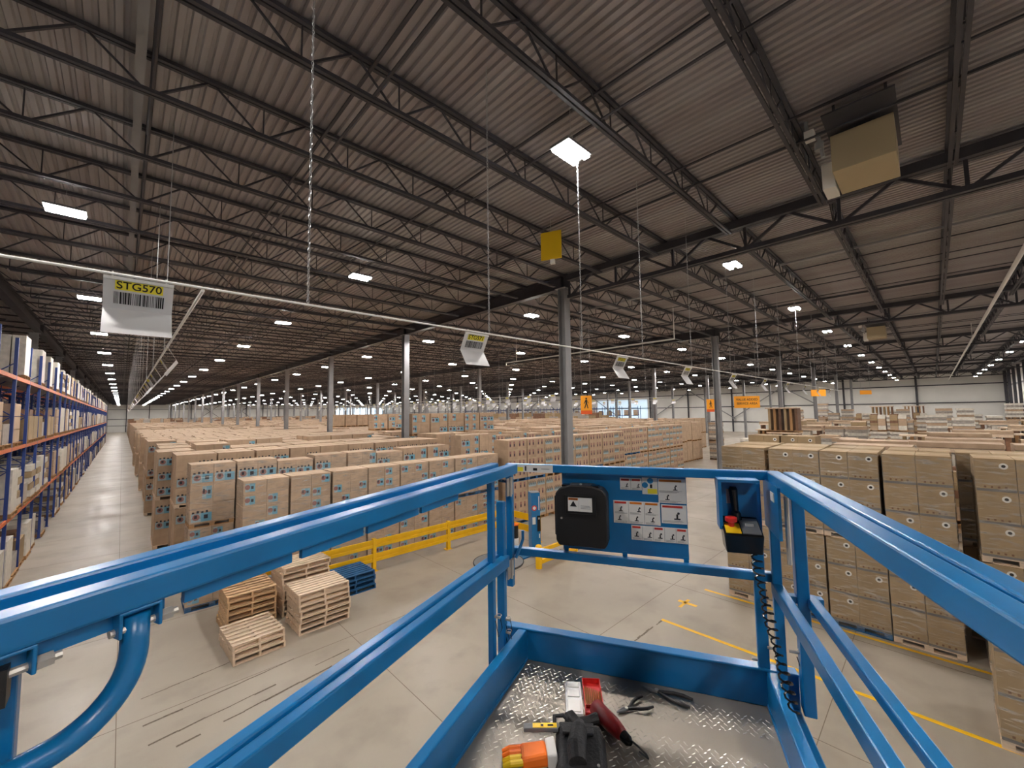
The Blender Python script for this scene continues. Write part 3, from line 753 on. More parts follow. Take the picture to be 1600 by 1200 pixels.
# ------------------------------------------------------------------ hanging bay signs
def link_chain(L, name='chain'):
    mb = MB(); n = int(L/.042); 
    for i in range(n):
        z = i*.042; a = i*PI/2+.3
        pts = [(math.cos(a)*math.cos(t)*.011, math.sin(a)*math.cos(t)*.011, z+.027+math.sin(t)*.026) for t in [2*PI*q/6 for q in range(6)]]
        mb.tube(pts, .0035, 'galvanised', 4, close=True)
    return mb.mesh(name)
BZ, BY = 6.36, 4.12
def sign(loc, rz, code, label, grp, detail=True):
    t = empty('bay_sign', loc, rz, label=label, category='hanging sign', group=grp)
    W = .395; h = .205; d = .11
    a = (0, 0, -.02); mid = (0, d, -.02-h); bot = (0, -.02, -.02-2*h)
    th = .003
    pn = MB()
    for (p, q) in ((a, mid), (mid, bot)):
        pn.hexa([(-W/2, p[1], p[2]), (W/2, p[1], p[2]), (W/2, p[1]+th, p[2]), (-W/2, p[1]+th, p[2]), (-W/2, q[1], q[2]), (W/2, q[1], q[2]), (W/2, q[1]+th, q[2]), (-W/2, q[1]+th, q[2])], 'sign_white')
    put('folded_panel', pn, t, fix=True)
    cl = MB().box(-W/2, W/2, -.008, .01, -.03, -.005, 'white_pipe')
    for s in (-.15, .15): cl.tube([(s, 0, -.01), (s, 0, .03)], .006, 'white_pipe', 6)
    put('hanger_clip', cl, t)
    zd = Vector(a)-Vector(mid); zd.normalize(); nrm = Vector((0, -zd.z, zd.y))*1.0
    nrm = Vector((1, 0, 0)).cross(zd); e = nrm*.0025
    def at(u_, v_): return Vector((u_, 0, 0))+Vector(a)-zd*v_+e
    yl = MB(); yl.face([at(-.135, .082), at(.135, .082), at(.135, .012), at(-.135, .012)], 'decal_yellow'); put('yellow_strip', yl, t)
    if detail:
        letters('code_lettering', code, .078, 'ink', t, at(0, .047)+e*.6, (1, 0, 0), zd)
        bc = MB(); rr = random.Random(code); u_ = -.14
        while u_ < .138:
            w_ = rr.choice([.003, .003, .006, .009]); bc.face([at(u_, .19), at(u_+w_, .19), at(u_+w_, .098), at(u_, .098)], 'ink'); u_ += w_+rr.choice([.003, .004, .008])
        put('barcode', bc, t)
    return t
hz = MB(); hz.tube([(-2.6, BY, BZ), (34, BY, BZ)], .011, 'white_pipe', 8)
put('hanging_rail', hz, label='thin white rail hung on chains across the view, carrying folded bay signs', category='hanging rail')
for k, x in enumerate([.06, 3.34, 6.95, 10.0, 13.3, 16.6, 19.9, 23.2, 26.5, 29.8]):
    sign((x, BY, BZ-.012), 0, 'STG%d' % (570+k), ('folded white sign reading STG%d on the hanging white rail' % (570+k)) if k < 2 else 'folded white barcode sign on the near white rail, %s from the left' % ORD[k+1], 'signs on the near rail')
chm = link_chain(10.2-BZ)
for k, x in enumerate([-1.4, 1.25, 3.55, 5.65, 7.75, 10.2, 13.0, 15.8, 18.8, 22, 25.5, 29, 32.5]):
    put('hanging_chain', chm, loc=(x, BY, BZ+.008), category='chain', group='chains holding the near sign rail', label='thin steel chain from the roof to the near sign rail, %s from the left' % ORD[k+1])
# other rails run along Y
fs = MB(); W = .395
for (a, b) in (((0, -.02), (.11, -.22)), ((.11, -.22), (-.02, -.43))):
    fs.hexa([(-W/2, a[0], a[1]), (W/2, a[0], a[1]), (W/2, a[0]+.004, a[1]), (-W/2, a[0]+.004, a[1]), (-W/2, b[0], b[1]), (W/2, b[0], b[1]), (W/2, b[0]+.004, b[1]), (-W/2, b[0]+.004, b[1])], 'sign_white')
fs.face([(-.13, -.0, -.03), (.13, 0, -.03), (.13, .03, -.09), (-.13, .03, -.09)], 'decal_yellow')
fsm = fs.mesh('bay_sign'); recalc(fsm)
wire = MB().tube([(0, 0, 0), (0, 0, 10.3-BZ)], .006, 'galvanised', 5).mesh('hanging_chain')
rails = [(.45, 4.2, 75, 'above the rack aisle edge')]+[(x, 16+2*(i % 2), 70, nm) for i, (x, nm) in enumerate([(19.5, 'past the first column line'), (25.5, 'second past the first column line'), (33.0, 'past the second column line'), (41.0, 'third past the columns')])]
ns = 0
for ri, (x, ya, yb, nm) in enumerate(rails):
    put('hanging_rail', MB().tube([(x, ya, BZ), (x, yb, BZ)], .014, 'white_pipe', 6), label='thin white sign rail running away %s' % nm, category='hanging rail')
    y = ya+(.6 if ri else 3.6); k = 0
    while y < yb:
        if ns < 200:
            put('bay_sign', fsm, loc=(x, y, BZ-.012), rz=(-PI/2 if ri == 0 else -PI/2)+rnd(-.15, .15), category='hanging sign', group='signs on the rail '+nm, label='small folded sign, %s along the rail running away %s' % (ORD[k+1], nm)); ns += 1
        if k % 2 == 0: put('hanging_chain', wire, loc=(x, y+.8, BZ), category='chain', group='chains of the rail '+nm, label='thin chain, %s along the sign rail running away %s' % (ORD[k//2+1], nm))
        y += 2.1 if ri else 1.7; k += 1

# ------------------------------------------------------------------ heaters, orange signs, small fixed things
def heater(loc, label):
    t = empty('unit_heater', loc, 0, label=label, category='unit heater', group='unit heaters')
    put('casing', MB().box(0, 1.12, -.45, .4, -.8, -.12, 'heater_tan'), t, bevel=.01)
    put('hanger_frame', MB().box(-.5, 1.6, -.5, .45, .02, .05, 'steel_dark').box(-.02, .02, -.4, -.36, .05, .5, 'steel_dark').box(1, 1.04, .3, .34, .05, .5, 'steel_dark').box(-.02, .02, .3, .34, .05, .5, 'steel_dark'), t)
    put('burner_box', MB().box(.5, 1.05, .42, .62, -.85, -.35, 'white_print'), t, bevel=.01)
    put('gas_valve', MB().tube([(-.1, .5, -.5), (-.1, .55, -.1), (.1, .75, 0), (.1, .75, .4)], .03, 'galvanised', 8).cyl((-.1, .55, -.35), .07, .14, 'galvanised').box(-.2, -.02, .6, .75, -.1, .05, 'white_print'), t)
heater((9.13, .62, 10.35), 'large tan box heater hanging from the roof at upper right')
heater((33.0, 2.2, 10.3), 'small distant tan heater hanging above the right goods')
put('junction_panel', MB().box(-.02, .02, -.3, .3, -.4, .4, 'yellow_plastic').tube([(0, 0, .4), (0, 0, .75)], .01, 'galvanised', 5).box(-.06, .04, -.1, .02, -.55, -.42, 'white_print'), loc=(8.6, 7.25, 10.0), rz=.4, label='yellow square panel fixed under the roof joists near the column', category='panel')

def osign(loc, w, h, label, lines=None, man=False):
    t = empty('warning_sign', loc, -PI/4, label=label, category='sign', group='orange signs')
    put('panel', MB().box(-w/2, w/2, -.01, .01, -h/2, h/2, 'sign_orange'), t)
    if man:
        m = MB(); y = -.013; s = h*.55
        m.face([(-w/2, y, -h/2), (w/2, y, -h/2), (w/2, y, -h/2+h*.2), (-w/2, y, -h/2+h*.2)], 'sign_red')
        m.disc((0, y, s*.62), s*.09, (0, -1, 0), 'ink', 14)
        for q in ([(-.09, .5), (.1, .5), (.08, .1), (-.08, .1)], [(-.08, .12), (.02, .12), (-.14, -.35), (-.22, -.33)], [(-.01, .12), (.08, .12), (.2, -.33), (.12, -.36)], [(-.09, .48), (-.05, .38), (-.2, .1), (-.25, .14)], [(.06, .45), (.1, .4), (.24, .18), (.2, .14)]):
            m.face([(a*s, y-.001, b*s) for a, b in q], 'ink')
        put('walking_figure', m, t)
    for i, ln in enumerate(lines or []):
        letters('lettering', ln, h*.27, 'ink', t, (0, -.014, h*.2-i*h*.33), (1, 0, 0), (0, 0, 1))
    put('hanger', MB().tube([(-w*.4, 0, h/2), (-w*.4, 0, 10.3-loc[2])], .008, 'galvanised', 5).tube([(w*.4, 0, h/2), (w*.4, 0, 10.3-loc[2])], .008, 'galvanised', 5), t)
osign((16.6, 11.95, 5.6), .55, .92, 'tall orange sign with a black walking figure beside the tall column', man=True)
osign((33.5, 12.2, 5.58), .65, 1.0, 'smaller orange walking-figure sign left of the second column', man=True)
osign((31.0, 8.9, 5.75), 1.75, .82, 'wide orange sign with two lines of lettering over the middle aisle', lines=['VALUE ADDED', 'SERVICE AREA'])
osign((38.0, 6.0, 6.4), 1.1, .5, 'small wide orange sign over the right-hand goods, behind the lettered one')
osign((52.0, 4.5, 6.7), 1.1, .4, 'tiny orange sign hanging farthest right over the goods')
put('waste_bin', MB().tube([(0, 0, 0), (0, 0, .95), (0, 0, 1.0)], [.24, .3, .32], 'dark_goods', 20), loc=(27.6, 9.75, 0), label='dark grey waste bin on the floor at the foot of the second column', category='bin')

# ------------------------------------------------------------------ yellow guard rails, floor lines, scuffs
gr = empty('guard_rail', (0, 13.5, 0), label='yellow two-beam guard rail standing in front of the nearest carton row', category='guard rail')
post = MB().box(-.06, .06, -.115, .03, .015, 1.08, 'yellow_paint').box(-.13, .13, -.13, .13, 0, .015, 'yellow_paint').mesh('post')
PX = [2.15, 4.25, 6.33, 9.37, 12.42]
for x in PX: put('post', post, gr, loc=(x, 0, 0), bevel=.008)
for a, b in zip(PX[:-1], PX[1:]):
    for z in (.32, .78):
        put('beam', MB().box(a+.06, b-.06, -.1, -.06, z, z+.1, 'yellow_paint').box(a+.06, b-.06, -.085, -.06, z+.1, z+.16, 'yellow_paint').box(a+.06, b-.06, -.1, -.06, z+.16, z+.27, 'yellow_paint'), gr, bevel=.006)
for z in (.32, .78): put('beam', MB().box(12.36, 12.4, -2.0, -.1, z, z+.27, 'yellow_paint'), gr, bevel=.006)
put('post', post, gr, loc=(12.42, -2.0, 0), bevel=.008)
g2 = empty('guard_rail', (10.4, 9.62, 0), label='short yellow guard with a round-topped post beside the turntable', category='guard rail')
put('post', MB().tube([(0, 0, 0), (0, 0, .72), (0, 0, .76), (0, 0, .785)], [.11, .11, .09, .03], 'yellow_paint', 16), g2)
for z in (.12, .5): put('beam', MB().box(.06, 2.0, -.05, .03, z, z+.13, 'yellow_paint'), g2, bevel=.01)
put('post', MB().tube([(2.05, 0, 0), (2.05, 0, .75)], .075, 'yellow_paint', 16), g2)
ln = MB()
ln.box(10.0, 10.1, -8, 5.1, .0013, .0026, 'yellow_paint'); ln.box(11.3, 11.42, 4.75, 5.25, .0013, .0026, 'yellow_paint'); ln.box(11.0, 11.6, 5.02, 5.1, .0013, .0026, 'yellow_paint')
ln.box(12.52, 12.62, -8, 5.0, .0013, .0026, 'yellow_paint'); ln.box(8.6, 8.68, 4.0, 4.9, .0013, .0026, 'yellow_paint') 
struct('floor_marking', ln)
sc = MB()
for (a, b, wd) in (((.45, 9.75), (2.9, 10.0), .05), ((.5, 9.15), (3.9, 9.5), .04), ((.5, 8.75), (3.4, 9.15), .045), ((.45, 10.7), (2.2, 10.9), .03), ((8.7, 5.1), (10.0, 5.08), .05)):
    n = 9
    for k in range(n):
        if R.random() < .12: continue
        t0, t1 = k/n, (k+1.0)/n; p = lambda t: (a[0]+(b[0]-a[0])*t, a[1]+(b[1]-a[1])*t+rnd(-.012, .012), .002)
        sc.bar(p(t0), p(t1), wd*rnd(.4, 1.1), .001, 'scuff')
struct('floor_scuff', sc)

# ------------------------------------------------------------------ empty pallets
def pallet_parts(mt, lx, ly):
    t = empty('wooden_pallet', category='pallet')
    tb = MB(); n = 7; w = .095
    for i in range(n):
        y = (ly-w)*i/(n-1); tb.box(0, lx, y, y+w, .115, .135, mt)
    put('top_boards', tb, t)
    for i in range(3):
        x = (lx-.04)*i/2; put('stringer', MB().box(x, x+.04, 0, ly, .02, .115, mt), t)
    bb = MB()
    for i in (0, 3, 6):
        y = (ly-w)*i/(n-1); bb.box(0, lx, y, y+w, 0, .02, mt)
    put('bottom_boards', bb, t); return t
pw = pallet_parts('wood_pale', 1.02, 1.2); pw2 = pallet_parts('wood_pale', 1.22, 1.02); pbl = pallet_parts('pallet_blue', 1.22, 1.02); pbr = pallet_parts('wood_tan', 1.05, 1.2)
used = set()
def pstack(proto, x, y, n, rz, nm, grp):
    for k in range(n):
        lb = '%s, %s from the floor' % (nm, ordn(k+1)) if k < n-1 else '%s, topmost' % nm
        loc = (x+rnd(-.03, .03), y+rnd(-.03, .03), k*.136); a = rz+rnd(-.02, .02)
        if id(proto) not in used:
            used.add(id(proto)); proto.location = loc; proto.rotation_euler.z = a; proto['label'] = lb; proto['group'] = grp
        else: copy_tree(proto, loc, a, label=lb, group=grp)
pstack(pw, 1.88, 10.62, 3, .05, 'pale empty pallet in the short front stack', 'front pallet stack')
pstack(pw2, 3.26, 10.88, 7, .02, 'pale empty pallet in the tall stack nearest the lift side', 'right pallet stack')
pstack(pbr, 1.98, 12.0, 7, 0, 'browner empty pallet in the stack behind the short one', 'rear left pallet stack')
pstack(pw2, 3.22, 12.2, 9, .03, 'pale empty pallet in the tallest stack against the yellow rail', 'rear pallet stack')
pstack(pbl, 4.55, 12.15, 4, .03, 'blue painted empty pallet in the low blue stack', 'blue pallet stack')

# ------------------------------------------------------------------ stretch wrapping machine
t = empty('stretch_wrapper', (0, 0, 0), label='blue pallet wrapping machine with mast and round floor turntable', category='wrapping machine')
tt = MB().cyl((9.75, 10.95, .01), .88, .06, 'grey_plastic', 48); put('turntable', tt, t)
put('turntable_rim', MB().tube([(9.75+.88*math.cos(q*PI/24), 10.95+.88*math.sin(q*PI/24), .06) for q in range(48)], .02, 'rubber_dark', 6, close=True), t)
put('base_frame', MB().box(9.75, 11.3, 10.55, 10.95, 0, .05, 'blue_paint'), t)
ma = -.75
ms = put('mast', MB().box(-.17, .17, -.2, .2, .05, 2.32, 'blue_paint').box(-.17, .17, -.2, .2, 2.32, 2.34, 'grey_plastic'), t, loc=(11.15, 10.5, 0), rz=ma+.25, bevel=.01)
put('brand_disc', MB().disc((-.06, -.205, 1.78), .1, (0, -1, 0), 'decal_red', 20).disc((-.06, -.207, 1.78), .06, (0, -1, 0), 'decal_white', 20), ms, label='round red and white emblem')
put('notice', MB().box(-.14, -.02, -.206, -.202, 1.2, 1.45, 'decal_white'), ms)
put('control_panel', MB().box(.04, .16, -.25, -.2, .95, 1.5, 'black_gloss').box(.07, .12, -.255, -.25, 1.38, 1.44, 'decal_white'), ms)
put('white_strip', MB().box(.1, .13, -.206, -.202, 1.7, 2.2, 'decal_white').box(.1, .14, -.206, -.202, .7, .85, 'decal_white'), ms)
put('film_roll', MB().cyl((0, 0, .25), .13, .5, 'black_plastic', 20).cyl((0, 0, .75), .15, .05, 'orange_plastic', 20).cyl((0, 0, 0), .15, .25, 'bag_film', 20), loc=(11.6, 12.0, 0), label='black roll with an orange cap standing beside the blue mast', category='film roll')
# folded cardboard leaning behind
# ------------------------------------------------------------------ scissor lift platform
Lc = Vector((1.72, 1.85, 0)); Rc = Vector((2.34, .62, 0)); v = (Rc-Lc).normalized(); WID = (Rc-Lc).length
def dirv(deg): return Vector((math.cos(math.radians(deg)), math.sin(math.radians(deg)), 0))
uL, uR = dirv(21.5), dirv(25.5); nL = Vector((uL.y, -uL.x, 0)); nR = Vector((-uR.y, uR.x, 0))    # normals pointing inwards
ZD = 3.86; ZT = 4.985; ZM = 4.49; BACK = 3.0
lift = empty('scissor_lift', (0, 0, 0), label='blue scissor lift platform with guard rails and tread plate deck, holding the viewer', category='scissor lift')
def rot_to(o, org, xd):
    o.matrix_local = Matrix.Translation(org) @ Matrix.Rotation(math.atan2(xd.y, xd.x), 4, 'Z'); return o
# local frame helper: points (s along -u from the front corner, inward offset, z)
def LP(s, o, z): p = Lc-uL*s+nL*o; return (p.x, p.y, z)
Ro = Rc-nR*.15
def RP(s, o, z): p = Ro-uR*s+nR*o; return (p.x, p.y, z)
def FP(s, o, z): p = Lc+v*s+Vector((v.y, -v.x, 0))*0+(-(uL+uR).normalized())*o; return (p.x, p.y, z)   # o towards the viewer
for nm_, P, oo, ztop, io, zi0, zi1, zm0, zm1, zmo, to, mo, mi_ in (('left', LP, -.045, 4.995, .1, 4.945, 5.0, 4.42, 4.485, 4.49, .1, 0, .055), ('right', RP, .035, 4.985, .106, 4.925, 4.988, 4.395, 4.456, 4.425, .16, -.005, .122)):
    si = .11 if nm_ == 'left' else .0
    put('outer_top_rail', MB().bar(P(si*.6, oo, ztop-.0225), P(BACK, oo, ztop-.0225), .052, .045, 'blue_paint'), lift, bevel=.006)
    put('inner_top_rail', MB().bar(P(si, io, (zi0+zi1)/2), P(BACK, io, (zi0+zi1)/2), .055, zi1-zi0, 'blue_paint'), lift, bevel=.006)
    put('rail_gap_plate', MB().bar(P(.1, (oo+io)/2, zi0+.01), P(BACK, (oo+io)/2, zi0+.01), io-oo-.04, .012, 'blue_paint'), lift)
    put('outer_mid_rail', MB().bar(P(.05, mo, zmo-.02), P(BACK, mo, zmo-.02), .045, .04, 'blue_paint'), lift, bevel=.006)
    put('inner_mid_rail', MB().bar(P(si+.02, mi_, (zm0+zm1)/2), P(BACK, mi_, (zm0+zm1)/2), .045, zm1-zm0, 'blue_paint'), lift, bevel=.006)
    put('toe_board', MB().bar(P(-.0, to, 3.945), P(BACK, to, 3.945), .05, .17, 'blue_paint').bar(P(0, to-.04, 3.86), P(BACK, to-.04, 3.86), .14, .03, 'blue_paint'), lift, bevel=.006)
    for s in (2.0, 2.9):
        put('post', MB().bar(P(s, .03, 3.86), P(s, .03, ztop-.04), .045, .045, 'blue_paint', up=(1, 0, 0)), lift, bevel=.005)
# hanging lower strip pieces under the left inner rail
for a, b in ((.72, .98), (1.0, 1.26), (1.28, 1.5), (1.53, 1.775), (1.81, 2.5)):
    put('lower_strip', MB().bar(LP(a, .1, 4.931), LP(b, .1, 4.931), .012, .032, 'blue_paint'), lift)
# front posts
def vpost(name, P, s, o, z0, z1, w=.045, d=.045, mt='blue_paint'):
    a = Vector(P(s, o, z0)); b = Vector(P(s, o, z1)); put(name, MB().bar(a, b, w, d, mt, up=(uL.x, uL.y, 0)), lift, bevel=.005)
vpost('post', LP, .265, .03, 3.95, ZT-.02, .035, .035); vpost('post', LP, .14, .03, 3.9, ZT-.2, .045, .04)
vpost('post', LP, .05, .045, 4.28, ZT-.02, .04, .035)
vpost('post', RP, .07, .03, 3.9, ZT-.06, .05, .075); vpost('post', RP, .03, .12, 3.9, ZT-.06, .04, .05); vpost('post', RP, .0, .19, 3.9, ZT-.06, .05, .04)
put('rail_bracket', MB().bar(RP(.07, -.05, 4.405), RP(.07, .13, 4.405), .04, .03, 'blue_paint'), lift)
# side plate at the right corner
put('corner_plate', MB().bar(RP(-.02, .14, 4.83), RP(.26, .14, 4.83), .012, .23, 'blue_paint'), lift)
put('plate_tag', MB().bar(RP(.14, .148, 4.89), RP(.2, .148, 4.89), .003, .04, 'decal_white'), lift, label='small white tag')
# hinges
for z in (4.865, 4.4):
    hg = MB()
    for s in (.085, .125): hg.bar(LP(s, .07, z-.05), LP(s, .07, z+.05), .006, .036, 'bright_steel', up=(uL.x, uL.y, 0))
    hg.tube([LP(.105, .078, z-.055), LP(.105, .078, z+.055)], .007, 'bright_steel', 10); put('hinge', hg, lift)
put('hinge', MB().tube([RP(.2, .1, 4.6), RP(.2, .1, 4.9)], .01, 'bright_steel', 8), lift)
# front gate
put('front_top_rail', MB().bar(FP(-.0, .0, ZT-.022), FP(WID+.03, .0, ZT-.022), .045, .045, 'blue_paint'), lift, bevel=.005)
put('front_mid_rail', MB().bar(FP(.03, .0, ZM-.022), FP(WID+.02, .0, ZM-.022), .045, .042, 'blue_paint'), lift, bevel=.005)
put('front_toe_board', MB().bar(FP(-.05, .0, 3.945), FP(WID+.1, 0, 3.945), .05, .17, 'blue_paint').bar(FP(-.05, .0, 4.03), FP(WID+.1, 0, 4.03), .065, .012, 'blue_paint'), lift, bevel=.005)
fo = Vector(FP(0, .02, 0)); ang = math.atan2(v.y, v.x)
def front(name, x0, x1, z0, z1, y, mt, th=.002, bevel=0, parent=None, **tags):
    """flat part on the front gate: x along the gate, y towards the viewer"""
    o = put(name, MB().box(x0, x1, -y-th, -y, z0, z1, mt), parent or lift, bevel=bevel, **tags)
    if not parent: o.matrix_local = FM_
    return o
FM_ = Matrix.Translation((fo.x, fo.y, 0)) @ Matrix.Rotation(ang, 4, 'Z')
pan = front('sheet_panel', .345, 1.022, 4.517, 4.948, 0, 'blue_paint', .003); pan.matrix_local = FM_ @ Matrix.Translation((0, .046, -.014))
[front('gate_bracket', a_, a_+.025, z_, z_+.045, -.044, 'blue_paint', .004) for a_, z_ in ((.35, 4.47), (.68, 4.47), (.995, 4.47), (.35, 4.92), (.72, 4.92), (.98, 4.92))]
def decal(x0, x1, z0, z1, cols, head, rows=2, lab=''):
    d = put('decal', MB().box(x0, x1, -.0062, -.0045, z0, z1, 'decal_white'), pan, **({'label': lab} if lab else {}))
    m = MB(); w_ = (x1-x0)/cols; y = -.0072; rr = random.Random(int(x0*1000+z0*100)); h = z1-z0
    F = lambda a, b, c, e, mt: m.face([(a, y, c), (b, y, c), (b, y, e), (a, y, e)], mt)
    for c in range(cols):
        a = x0+c*w_; F(a+.006, a+w_*.85, z1-.016, z1-.005, head[c % len(head)])
        if c: F(a-.0008, a+.0008, z0+.004, z1-.004, 'decal_grey')
        for r in range(rows):
            zc = z1-.02-(r+.5)*(h-.025)/rows; s = min(w_, (h-.025)/rows)*.3; ax = a+w_*rr.uniform(.3, .7)
            F(ax-s*.2, ax+s*.2, zc-s*.7, zc+s*.4, 'ink'); F(ax-s*.7, ax+s*.7, zc-s*.9, zc-s*.6, 'print_dark'); m.disc((ax+s*.3, y-.0003, zc+s*.6), s*.3, (0, -1, 0), 'print_dark', 8)
            for q in range(3): F(a+.006, a+w_*rr.uniform(.6, .92), zc-s*1.25-q*.004, zc-s*1.25-q*.004+.0015, 'decal_grey')
    put('pictogram', m, d); return d
d = decal(.678, .795, 4.87, 4.935, 2, ['decal_red'], 1)
d = put('decal', MB().box(.797, .877, -.0062, -.0045, 4.85, 4.94, 'decal_white'), pan, label='white and yellow decal with two blue discs')
put('pictogram', MB().disc((.812, -.0072, 4.90), .016, (0, -1, 0), 'decal_blue', 16).disc((.84, -.0072, 4.924), .016, (0, -1, 0), 'decal_blue', 16).box(.825, .874, -.0075, -.0065, 4.855, 4.88, 'decal_yellow').box(.838, .85, -.0078, -.0065, 4.885, 4.905, 'ink'), d)
decal(.88, 1.02, 4.808, 4.938, 1, ['decal_orange'], 2); decal(.638, .886, 4.684, 4.808, 3, ['decal_red', 'decal_orange', 'decal_orange'], 2)
decal(.892, 1.019, 4.70, 4.80, 1, ['decal_red'], 1); decal(.731, 1.02, 4.598, 4.678, 5, ['decal_red', 'decal_white'], 1)
for (x0, x1, z0, z1, s, word) in ((.70, .72, 4.93, 4.93, .009, 'DANGER'),): pass
# black document box
bxm = MB().prism([(.325, 4.575), (.342, 4.548), (.596, 4.548), (.613, 4.575), (.613, 4.835), (.590, 4.866), (.53, 4.884), (.41, 4.884), (.350, 4.866), (.325, 4.835)], -.06, .04, 'black_plastic')
bx = put('document_box', bxm, lift, bevel=.008, fix=True); bx.matrix_local = FM_
bxl = put('box_lid_rim', MB().box(.318, .328, -.05, -.01, 4.60, 4.82, 'black_plastic').box(.36, .41, -.05, -.0, 4.872, 4.884, 'black_gloss').box(.52, .57, -.05, -.0, 4.872, 4.884, 'black_gloss'), bx, bevel=.006)
put('raised_frame', MB().box(.38, .385, -.066, -.06, 4.73, 4.83, 'black_plastic').box(.55, .555, -.066, -.06, 4.73, 4.83, 'black_plastic').box(.38, .555, -.066, -.06, 4.826, 4.83, 'black_plastic').box(.38, .555, -.066, -.06, 4.726, 4.73, 'black_plastic'), bx)
put('screw', MB().cyl((.36, -.064, 4.70), .006, .006, 'bright_steel', 10, 'y').cyl((.47, -.045, 4.886), .006, .006, 'bright_steel', 10), bx)
wl = put('warning_label', MB().box(.399, .533, -.0625, -.0602, 4.742, 4.818, 'decal_white'), bx, label='white warning label')
m = MB(); y = -.0632
for (a, b, c, e, mt) in ((.402, .455, 4.803, 4.815, 'decal_orange'), (.46, .461, 4.745, 4.815, 'decal_grey'), (.47, .525, 4.765, 4.768, 'decal_grey'), (.47, .52, 4.772, 4.775, 'decal_grey'), (.47, .525, 4.758, 4.761, 'decal_grey')):
    m.face([(a, y, c), (b, y, c), (b, y, e), (a, y, e)], mt)
m.face([(.41, y, 4.768), (.448, y, 4.768), (.429, y, 4.8)], 'ink'); put('pictogram', m, wl)
letters('lettering', 'WARNING', .0095, 'ink', wl, (.4285, -.0635, 4.809), (1, 0, 0), (0, 0, 1))
# sticker on the front top rail
st = put('rail_sticker', MB().box(.04, .30, -.0225-.002, -.021, ZT-.045, ZT-.002, 'decal_white'), lift); st.matrix_local = Matrix.Translation((Lc.x, Lc.y, 0)) @ Matrix.Rotation(ang, 4, 'Z')
st['label'] = 'long white and yellow sticker'; 
put('sticker_print', MB().box(.07, .118, -.0252, -.0245, ZT-.042, ZT-.016, 'decal_yellow').box(.128, .138, -.0252, -.0245, ZT-.038, ZT-.01, 'print_dark').box(.18, .205, -.0252, -.0245, ZT-.035, ZT-.02, 'ink').box(.23, .28, -.0252, -.0245, ZT-.026, ZT-.022, 'decal_grey'), st)
# control box at the right front corner
cb = empty('control_box', (0, 0, 0)); cb.parent = lift; cb.matrix_local = FM_
put('mounting_plate', MB().box(1.165, 1.335, -.05, -.042, 4.72, 4.955, 'blue_paint').box(1.155, 1.17, -.13, -.04, 4.72, 4.955, 'blue_paint').box(1.155, 1.335, -.13, -.04, 4.945, 4.958, 'blue_paint').box(1.2, 1.24, -.052, -.05, 4.83, 4.90, 'decal_grey'), cb, bevel=.004)
hx = MB().hexa([(1.175, -.17, 4.625), (1.325, -.17, 4.625), (1.325, -.05, 4.625), (1.175, -.05, 4.625), (1.165, -.19, 4.715), (1.33, -.19, 4.715), (1.33, -.05, 4.77), (1.165, -.05, 4.77)], 'black_gloss')
put('housing', hx, cb, bevel=.006)
put('keypad', MB().hexa([(1.245, -.18, 4.717), (1.322, -.18, 4.717), (1.322, -.07, 4.760), (1.245, -.07, 4.760), (1.245, -.18, 4.723), (1.322, -.18, 4.723), (1.322, -.07, 4.766), (1.245, -.07, 4.766)], 'grey_plastic').box(1.265, 1.30, -.13, -.118, 4.735, 4.752, 'decal_white'), cb)
put('stop_plate', MB().hexa([(1.175, -.18, 4.717), (1.24, -.18, 4.717), (1.24, -.11, 4.744), (1.175, -.11, 4.744), (1.175, -.18, 4.721), (1.24, -.18, 4.721), (1.24, -.11, 4.748), (1.175, -.11, 4.748)], 'yellow_plastic'), cb)
put('stop_button', MB().tube([(1.205, -.125, 4.735), (1.205, -.128, 4.758), (1.205, -.128, 4.762), (1.205, -.129, 4.78), (1.205, -.129, 4.784)], [.014, .014, .026, .026, .018], 'red_plastic', 18), cb)
put('joystick', MB().tube([(1.235, -.075, 4.76), (1.235, -.075, 4.79), (1.235, -.07, 4.80), (1.23, -.062, 4.9), (1.23, -.062, 4.915)], [.026, .022, .015, .02, .014], 'black_gloss', 16), cb)
# coiled cord down the right corner
cc = []; turns = 19; z0_, z1_ = 4.61, 4.06; pA = Vector(FP(1.31, .15, 0)); pB = Vector(RP(.36, .15, 0))
for q in range(turns*8+1):
    tq = q/(turns*8); a = q*PI/4; cx = pA.lerp(pB, tq**1.3); rr_ = .019+.004*math.sin(tq*17); cc.append((cx.x+rr_*math.cos(a), cx.y+rr_*math.sin(a), z0_+(z1_-z0_)*tq))
put('coiled_cord', MB().tube(cc, .0042, 'black_gloss', 6), lift)
# lanyard pins on the posts
for (P, s, o, z) in ((LP, .265, .05, 4.2), (LP, .14, .05, 4.13), (LP, .14, .05, 4.06), (RP, .03, .145, 4.14), (RP, .0, .21, 4.06), (RP, .07, .065, 4.16)):
    a = Vector(P(s, o, z)); put('lock_pin', MB().tube([a+nL*-.03, a+nL*.03], .007, 'bright_steel', 8).tube([a+nL*.03+Vector((0, 0, .0)), a+nL*.04+Vector((0, 0, -.05)), a+nL*.02+Vector((0, 0, -.1)), a+Vector((0, 0, -.02))], .0022, 'black_gloss', 5).tube([a+nL*.02+Vector((.015*math.cos(q*PI/6), .015*math.sin(q*PI/6), .012)) for q in range(12)], .002, 'bright_steel', 4, close=True), lift)
put('spring_lever', MB().tube([LP(.12, .11, ZM-.02), LP(.09, .12, ZM+.02), LP(.06, .13, ZM+.07), LP(.06, .13, ZM+.12)], .009, 'blue_paint', 8), lift)
